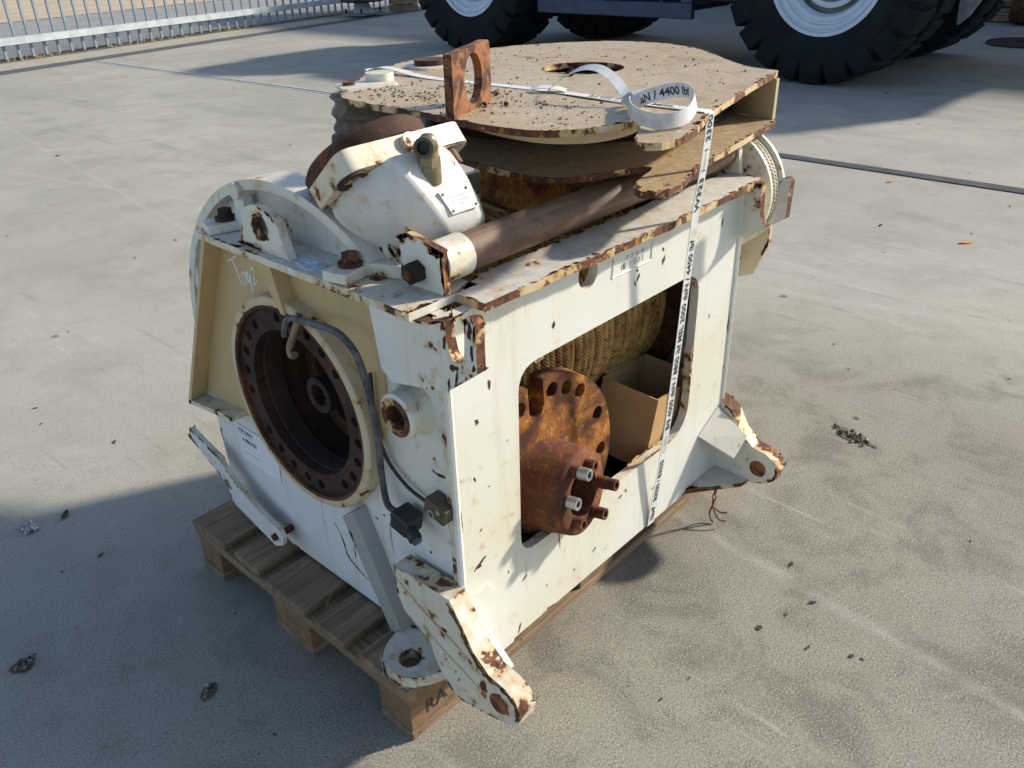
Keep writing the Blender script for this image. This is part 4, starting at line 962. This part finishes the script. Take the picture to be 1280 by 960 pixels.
# ================================================================== LOADER
ld = thing('wheel_loader', (8.4, 5.0, 0), 'dark wheel loader with big tyres parked behind the winch', 'vehicle')
def make_tyre(cx, cy, parent, side=-1):
    """axle along X; visible side at cx, body towards +X"""
    RR, rr_, W_ = .97, .53, .80; zc = .965
    o = (cx+W_/2, cy, zc)
    pr = [(rr_, -W_*.40), (rr_+.03, -W_*.46), (rr_+.16, -W_*.52), (RR-.22, -W_*.53), (RR-.12, -W_*.50), (RR-.06, -W_*.42), (RR-.045, 0), (RR-.06, W_*.42), (RR-.12, W_*.50), (RR-.22, W_*.53), (rr_+.16, W_*.52), (rr_, W_*.40)]
    ty = B().lathe(pr, o, X_, Z_, 72).make('tyre', 'tyre', parent, smooth=35)
    # shoulder lug, shared mesh: an outer block that wraps down onto the sidewall
    n = 22; hwid = .104
    b = B(); prof = [(-.09, RR), (-W_*.24, RR-.012), (-W_*.255, RR-.09), (-W_*.258, RR-.20), (-W_*.22, RR-.21), (-.10, RR-.10), (.16, RR-.05), (.16, RR-.004)]
    A = [b.bm.verts.new((x, -hwid+.05*(x+.15), z)) for x, z in prof]; C = [b.bm.verts.new((x, hwid+.05*(x+.15), z)) for x, z in prof]
    b.face(A); b.face(C)
    for k in range(len(prof)): b.face([A[k], A[(k+1) % len(prof)], C[(k+1) % len(prof)], C[k]])
    me_o = b.make('tread_lug', 'tyre', None, smooth=0, bevel=.016)
    first = True
    for k in range(n):
        for sd_ in (-1, 1):
            oo = me_o if first else me_o.copy()
            if not first: COL.objects.link(oo)
            first = False; oo.parent = ty
            oo.location = Vector((o[0]+sd_*W_*.28, o[1], o[2]))-wbase(ty)
            oo.rotation_euler = (2*math.pi*(k+(.5 if sd_ > 0 else 0))/n, 0, 0)
            if sd_ > 0: oo.scale = (-1, 1, 1)
    # rim
    rp = [(.36, -.20), (.385, -.255), (.42, -.270), (.43, -.262), (.445, -.268), (.455, -.300), (.485, -.312), (.492, -.300), (.505, -.305), (.515, -.345), (.545, -.352), (.552, -.31), (.52, -.2)]
    rm = B().lathe(rp, o, X_, Z_, 72).make('wheel_rim', 'rim', parent, smooth=30)
    hb = B().lathe([(.001, -.24), (.13, -.24), (.15, -.225), (.155, -.17), (.26, -.15), (.27, -.12), (.365, -.11), (.372, -.20)], o, X_, Z_, 72).make('wheel_hub', 'loader_grey', parent, smooth=30)
    B().lathe([(.262, -.152), (.262, -.190), (.285, -.196), (.310, -.190), (.310, -.12)], o, X_, Z_, 72).make('hub_ring', 'rim', hb, smooth=30)
    for k in range(24):
        a = 2*math.pi*k/24; c = Vector(o)+Vector((-.145, .215*math.cos(a), .215*math.sin(a))); B().hexb(c, c+Vector((-.035, 0, 0)), .019).make('wheel_nut', 'rim', hb, smooth=20)
    return ty
make_tyre(7.40, 2.62, ld); make_tyre(7.45, 7.28, ld); make_tyre(9.35, 6.75, ld); make_tyre(9.35, 2.62, ld)
# side step frame between the axles: rails, posts, dark box behind
for (y0, y1, z0, z1, x0, x1) in ((4.08, 6.2, .50, .655, 7.58, 7.66), (4.08, 4.22, .655, 1.5, 7.58, 7.66), (4.98, 5.22, .655, 1.5, 7.575, 7.66), (6.06, 6.2, .655, 1.5, 7.58, 7.66), (4.08, 6.2, 1.5, 1.6, 7.58, 7.66)):
    B().box(x0, x1, y0, y1, z0, z1).make('step_frame', 'loader_blue', ld, bevel=.01)
B().box(7.66, 8.4, 4.1, 6.18, .58, .63).make('step_floor', 'loader_dark', ld)
for y in (4.6, 5.6): B().box(7.8, 7.84, y-.02, y+.02, .63, 1.5).make('step_strut', 'loader_blue', ld)
B().box(8.15, 9.3, 2.0, 8.0, .62, 1.55).make('chassis', 'loader_dark', ld, bevel=.02)
B().box(8.25, 9.9, 1.55, 6.1, 1.55, 1.95).make('hood', 'loader_blue', ld, bevel=.03)  # unseen upper body, height and front edge shaped for its yard shadow
B().box(8.3, 9.7, 6.1, 8.0, 1.55, 1.8).make('boom_arm', 'loader_dark', ld, bevel=.03)  # unseen low block, shaped to carry the shadow on towards the gate
B().cyl((8.1, 2.62, .965), (9.4, 2.62, .965), .16, 20).make('axle', 'loader_dark', ld)
B().cyl((8.1, 7.1, .965), (9.4, 6.9, .965), .16, 20).make('axle', 'loader_dark', ld)
# grey panel right of the near wheel
B().plate([(1.72, .47), (1.64, .55), (1.56, .70), (1.55, 1.55), (1.80, 1.55)], (8.45, 0, 0), Y_, Z_, (.10, 0, 0)).make('mudguard', 'loader_grey', ld, smooth=20)
B().box(8.30, 9.9, .3, 1.55, 1.15, 1.95).make('counterweight', 'loader_dark', ld, bevel=.03)  # unseen block added to shade the tyre tread and nearby ground
B().box(8.32, 9.3, 2.1, 3.15, .40, 1.3).make('axle_housing', 'loader_dark', ld, bevel=.05)  # dark box added to deepen the shade between near and far tyre

# ================================================================== FENCE
fe = thing('sliding_gate', F0, 'galvanised grey vertical bar gate along the yard edge', 'fence')
def frame_pt(a, n, z): return F0+FD*a+FN*n+Vector((0, 0, z))
def fbox(name, a0_, a1_, n0, n1, z0, z1, mat='galv'):
    c = frame_pt((a0_+a1_)/2, (n0+n1)/2, (z0+z1)/2)
    return B().obox(c, FD*(a1_-a0_)/2, FN*(n1-n0)/2, (0, 0, (z1-z0)/2)).make(name, mat, fe, smooth=0)
fbox('lower_rail', -9, 9.5, .0, .08, .215, .305)
fbox('upper_rail', -9, 9.5, .0, .08, 1.75, 1.85)
bar0 = fbox('upright_bar', -.016, .016, .085, .115, .03, 2.0, 'galv_dark'); bar0.location = (0, 0, 0)
k0 = -48
for k in range(k0, 52):
    if k == 0: continue
    copy_part(bar0, fe, FD*(.195*k))
# grass along the kerb
b = B(); rnd = random.Random(11)
for i in range(700):
    a = rnd.uniform(-3, 10); n = rnd.gauss(.12, .07)
    if mnoise.noise(Vector((a*1.3, 0, 0))) < -.05 and rnd.random() < .8: continue
    p = frame_pt(a, n, .01); h = rnd.uniform(.02, .07); t = Vector((rnd.uniform(-1, 1), rnd.uniform(-1, 1), 0))*.05; s_ = FD*rnd.uniform(.006, .014)
    v = [b.bm.verts.new(q) for q in (p-s_, p+s_, p+t+Vector((0, 0, h)))]; b.face(v)
tag(b.make('dry_grass', 'grass', smooth=0), 'tufts of dry grass along the foot of the gate', 'grass', kind='stuff')

# ================================================================== SMALL THINGS IN THE BACKGROUND
sd_ = thing('round_base_stand', (10.2, 12.85, 0), 'dark round disc on a grey bolted pedestal near the gate end', 'stand')
B().obox((10.2, 12.85, .05), FD*.34, FN*.25, (0, 0, .018)).make('base_plate', 'loader_grey', sd_, smooth=0)
B().lathe([(.01, .068), (.2, .068), (.11, .26), (.01, .26)], (10.2, 12.85, 0), Z_, X_, 24).make('pedestal', 'galv', sd_)
B().lathe([(.01, .26), (.40, .26), (.43, .28), (.40, .31), (.01, .31)], (10.2, 12.85, 0), Z_, X_, 40).make('disc', 'loader_dark', sd_)
B().cyl((10.2, 12.85, .31), (10.2, 12.85, 1.6), .12, 20).make('post', 'loader_dark', sd_)
for a, n in ((-.28, -.19), (.28, -.19), (-.28, .19), (.28, .19)):
    p = Vector((10.2, 12.85, .068))+FD*a+FN*n; B().cyl(p, p+Vector((0, 0, .08)), .02, 10).make('anchor_bolt', 'loader_dark', sd_)
cr_ = thing('wooden_crate', (11.35, 13.0, 0), 'small brown wooden crate beside the round stand', 'crate')
for i in range(3): B().obox((11.35, 13.0, .06+.13*i), FD*.22, FN*.2, (0, 0, .058)).make('slat', 'wood_pale', cr_, bevel=.006)
pk = thing('iron_lid', (11.35, 1.72, 0), 'dark maroon round lid lying flat at the right edge', 'lid')
M['maroon'] = plain('maroon_lid', (.045, .018, .02), .6)
B().lathe([(.01, .0), (.44, .0), (.45, .012), (.43, .03), (.2, .034), (.01, .034)], (11.35, 1.72, 0), Z_, X_, 40).make('lid_plate', 'maroon', pk)
B().ringtube((11.35, 1.72, .034), (11.35, 1.72, .045), .12, .09, 24).make('grip_ring', 'maroon', pk)
# stacked timber and rusty pipe in front of the dark hall
tb_ = thing('timber_stack', (13.9, 2.6, 0), 'low stack of timber beams before the dark hall', 'timber')
for i in range(3): B().box(13.6, 13.75, 1.2, 4.2-.2*i, .10*i+.02, .10*i+.09).make('beam', 'wood_pale', tb_, bevel=.005)
rp_ = thing('rusty_pipe', (13.4, 2.0, 0), 'thick rusty red pipe section beside the timber stack', 'pipe')
B().ringtube((13.45, .4, .26), (13.45, 2.45, .26), .25, .21, 32).make('pipe_wall', 'rust', rp_)
hall = thing('hall', (16, 4, 0), 'dark hall behind the wheel loader', 'building')
B().box(15, 15.3, -4, 12, 0, 4.5).make('wall', 'dark_wall', hall)
for k in range(12): B().box(14.96, 15.0, -4+1.33*k, -4+1.33*k+.06, 0, 4.5).make('wall_rib', 'dark_wall', hall)

# ================================================================== LITTER ON THE YARD
b = B(); rnd = random.Random(5)
def flake(b, x, y, r, rnd, z=.0015):
    n = rnd.choice((4, 5, 6)); a0_ = rnd.uniform(0, 6); asp = rnd.uniform(.2, .7); vs = []
    for k in range(n):
        a = 2*math.pi*k/n; p = Vector((math.cos(a)*r*rnd.uniform(.6, 1.1), math.sin(a)*r*asp*rnd.uniform(.6, 1.1)))
        q = Vector((p.x*math.cos(a0_)-p.y*math.sin(a0_), p.x*math.sin(a0_)+p.y*math.cos(a0_))); vs.append(b.bm.verts.new((x+q.x, y+q.y, z+rnd.uniform(0, .25*r))))
    b.face(vs)
for i in range(330):
    t = rnd.random(); d = .7+9*t*t; a = yaw+rnd.uniform(-.62, .62); x, y = -.64+d*math.cos(a), -.9+d*math.sin(a)
    if -.02 < x < 1.25 and -.05 < y < .85: continue
    flake(b, x, y, (.002+.009*rnd.random()**4)*(1+.2*d), rnd)
tag(b.make('litter', 'leaf', smooth=0), 'small dark leaf scraps and chips scattered over the concrete', 'litter', kind='stuff')
# named pieces
fo_ = B()
n = 7; gv = {}
for i in range(n):
    for j in range(n):
        gv[i, j] = fo_.bm.verts.new((-.235+(i-3)*.0055+rnd.uniform(-.003, .003), 1.298+(j-3)*.0085+rnd.uniform(-.004, .004), .002+abs(rnd.gauss(0, .007))))
for i in range(n-1):
    for j in range(n-1): fo_.face([gv[i, j], gv[i+1, j], gv[i+1, j+1], gv[i, j+1]])
tag(fo_.make('crumpled_foil', 'foil', smooth=0, base=(-.235, 1.298, 0)), 'crumpled piece of silver foil on the ground at far left', 'foil')
def leafthing(name, x, y, ln, wd, rot, mat, label, cat):
    b = B(); c, s_ = math.cos(rot), math.sin(rot); P = [(-1, 0), (-.5, .8), (.1, 1), (.6, .7), (1, 0), (.5, -.7), (-.2, -1), (-.7, -.6)]
    top = [b.bm.verts.new((x+(u*ln*c-v*wd*s_), y+(u*ln*s_+v*wd*c), .004+.004*abs(u))) for u, v in P]
    bot = [b.bm.verts.new((v.co.x, v.co.y, v.co.z-.0012)) for v in top]
    b.face(top); b.face(bot)
    for k in range(8): b.face([top[k], top[(k+1) % 8], bot[(k+1) % 8], bot[k]])
    tag(b.make(name, mat, smooth=0, base=(x, y, 0)), label, cat)
leafthing('fallen_leaf', 3.634, .081, .036, .014, -.75, 'orange', 'bright orange leaf on the concrete at far right', 'leaf')
leafthing('fallen_leaf', 4.48, .761, .022, .010, -.75, 'orange', 'tiny orange leaf beside the dark joint line', 'leaf')
leafthing('fallen_leaf', -.145, 1.283, .022, .009, .9, 'leaf', 'dark leaf lying right of the crumpled foil', 'leaf')
leafthing('fallen_leaf', -.535, .72, .016, .006, .2, 'leaf', 'dark leaf below the crumbled hole at lower left', 'leaf')
def pothole(x, y, rx, ry, rot, label, seed):
    t = thing('crumbled_hole', (x, y, 0), label, 'hole'); rnd = random.Random(seed); c, s_ = math.cos(rot), math.sin(rot)
    b = B(); vs = []
    for k in range(22):
        a = 2*math.pi*k/22; r_ = rnd.uniform(.6, 1.1); u, v = math.cos(a)*rx*r_, math.sin(a)*ry*r_; vs.append(b.bm.verts.new((x+u*c-v*s_, y+u*s_+v*c, .002)))
    b.face(vs); b.make('dirt_bed', 'dirt', t, smooth=0)
    for k in range(34):
        u, v = rnd.gauss(0, rx*.4), rnd.gauss(0, ry*.4); r_ = rnd.uniform(.003, .010)*(rx/.05)**.5; b = B()
        lump(b, (x+u*c-v*s_, y+u*s_+v*c, .002+r_*.4), r_, rnd, .7); b.make('crumb', rnd.choice(('stone', 'leaf', 'dirt')), t, smooth=0)
pothole(1.62, -.206, .075, .030, -1.85, 'crumbled patch of broken concrete right of the winch', 2)
pothole(-.433, .801, .032, .022, .3, 'small crumbled hole with chips at lower left', 4)
pothole(-.20, .42, .026, .016, .5, 'dark crumbly spot in the shadow before the pallet', 6)
# straws on the pallet and in the hub
for i, (p, q) in enumerate((((.02, .755, .1465), (.05, .79, .156)), ((.03, .745, .1465), (.07, .785, .150)), ((.04, .30, .1465), (.10, .325, .160)))):
    o = B().tube([p, ((p[0]+q[0])/2, (p[1]+q[1])/2+.004, (p[2]+q[2])/2+.002), q], .0012, 5).make('straw', 'grass', None, base=p)
    tag(o, ('short pale straw on the leftmost pallet corner', 'longer pale straw on the leftmost pallet corner', 'pale straw sticking up from the middle deck boards')[i], 'straw')
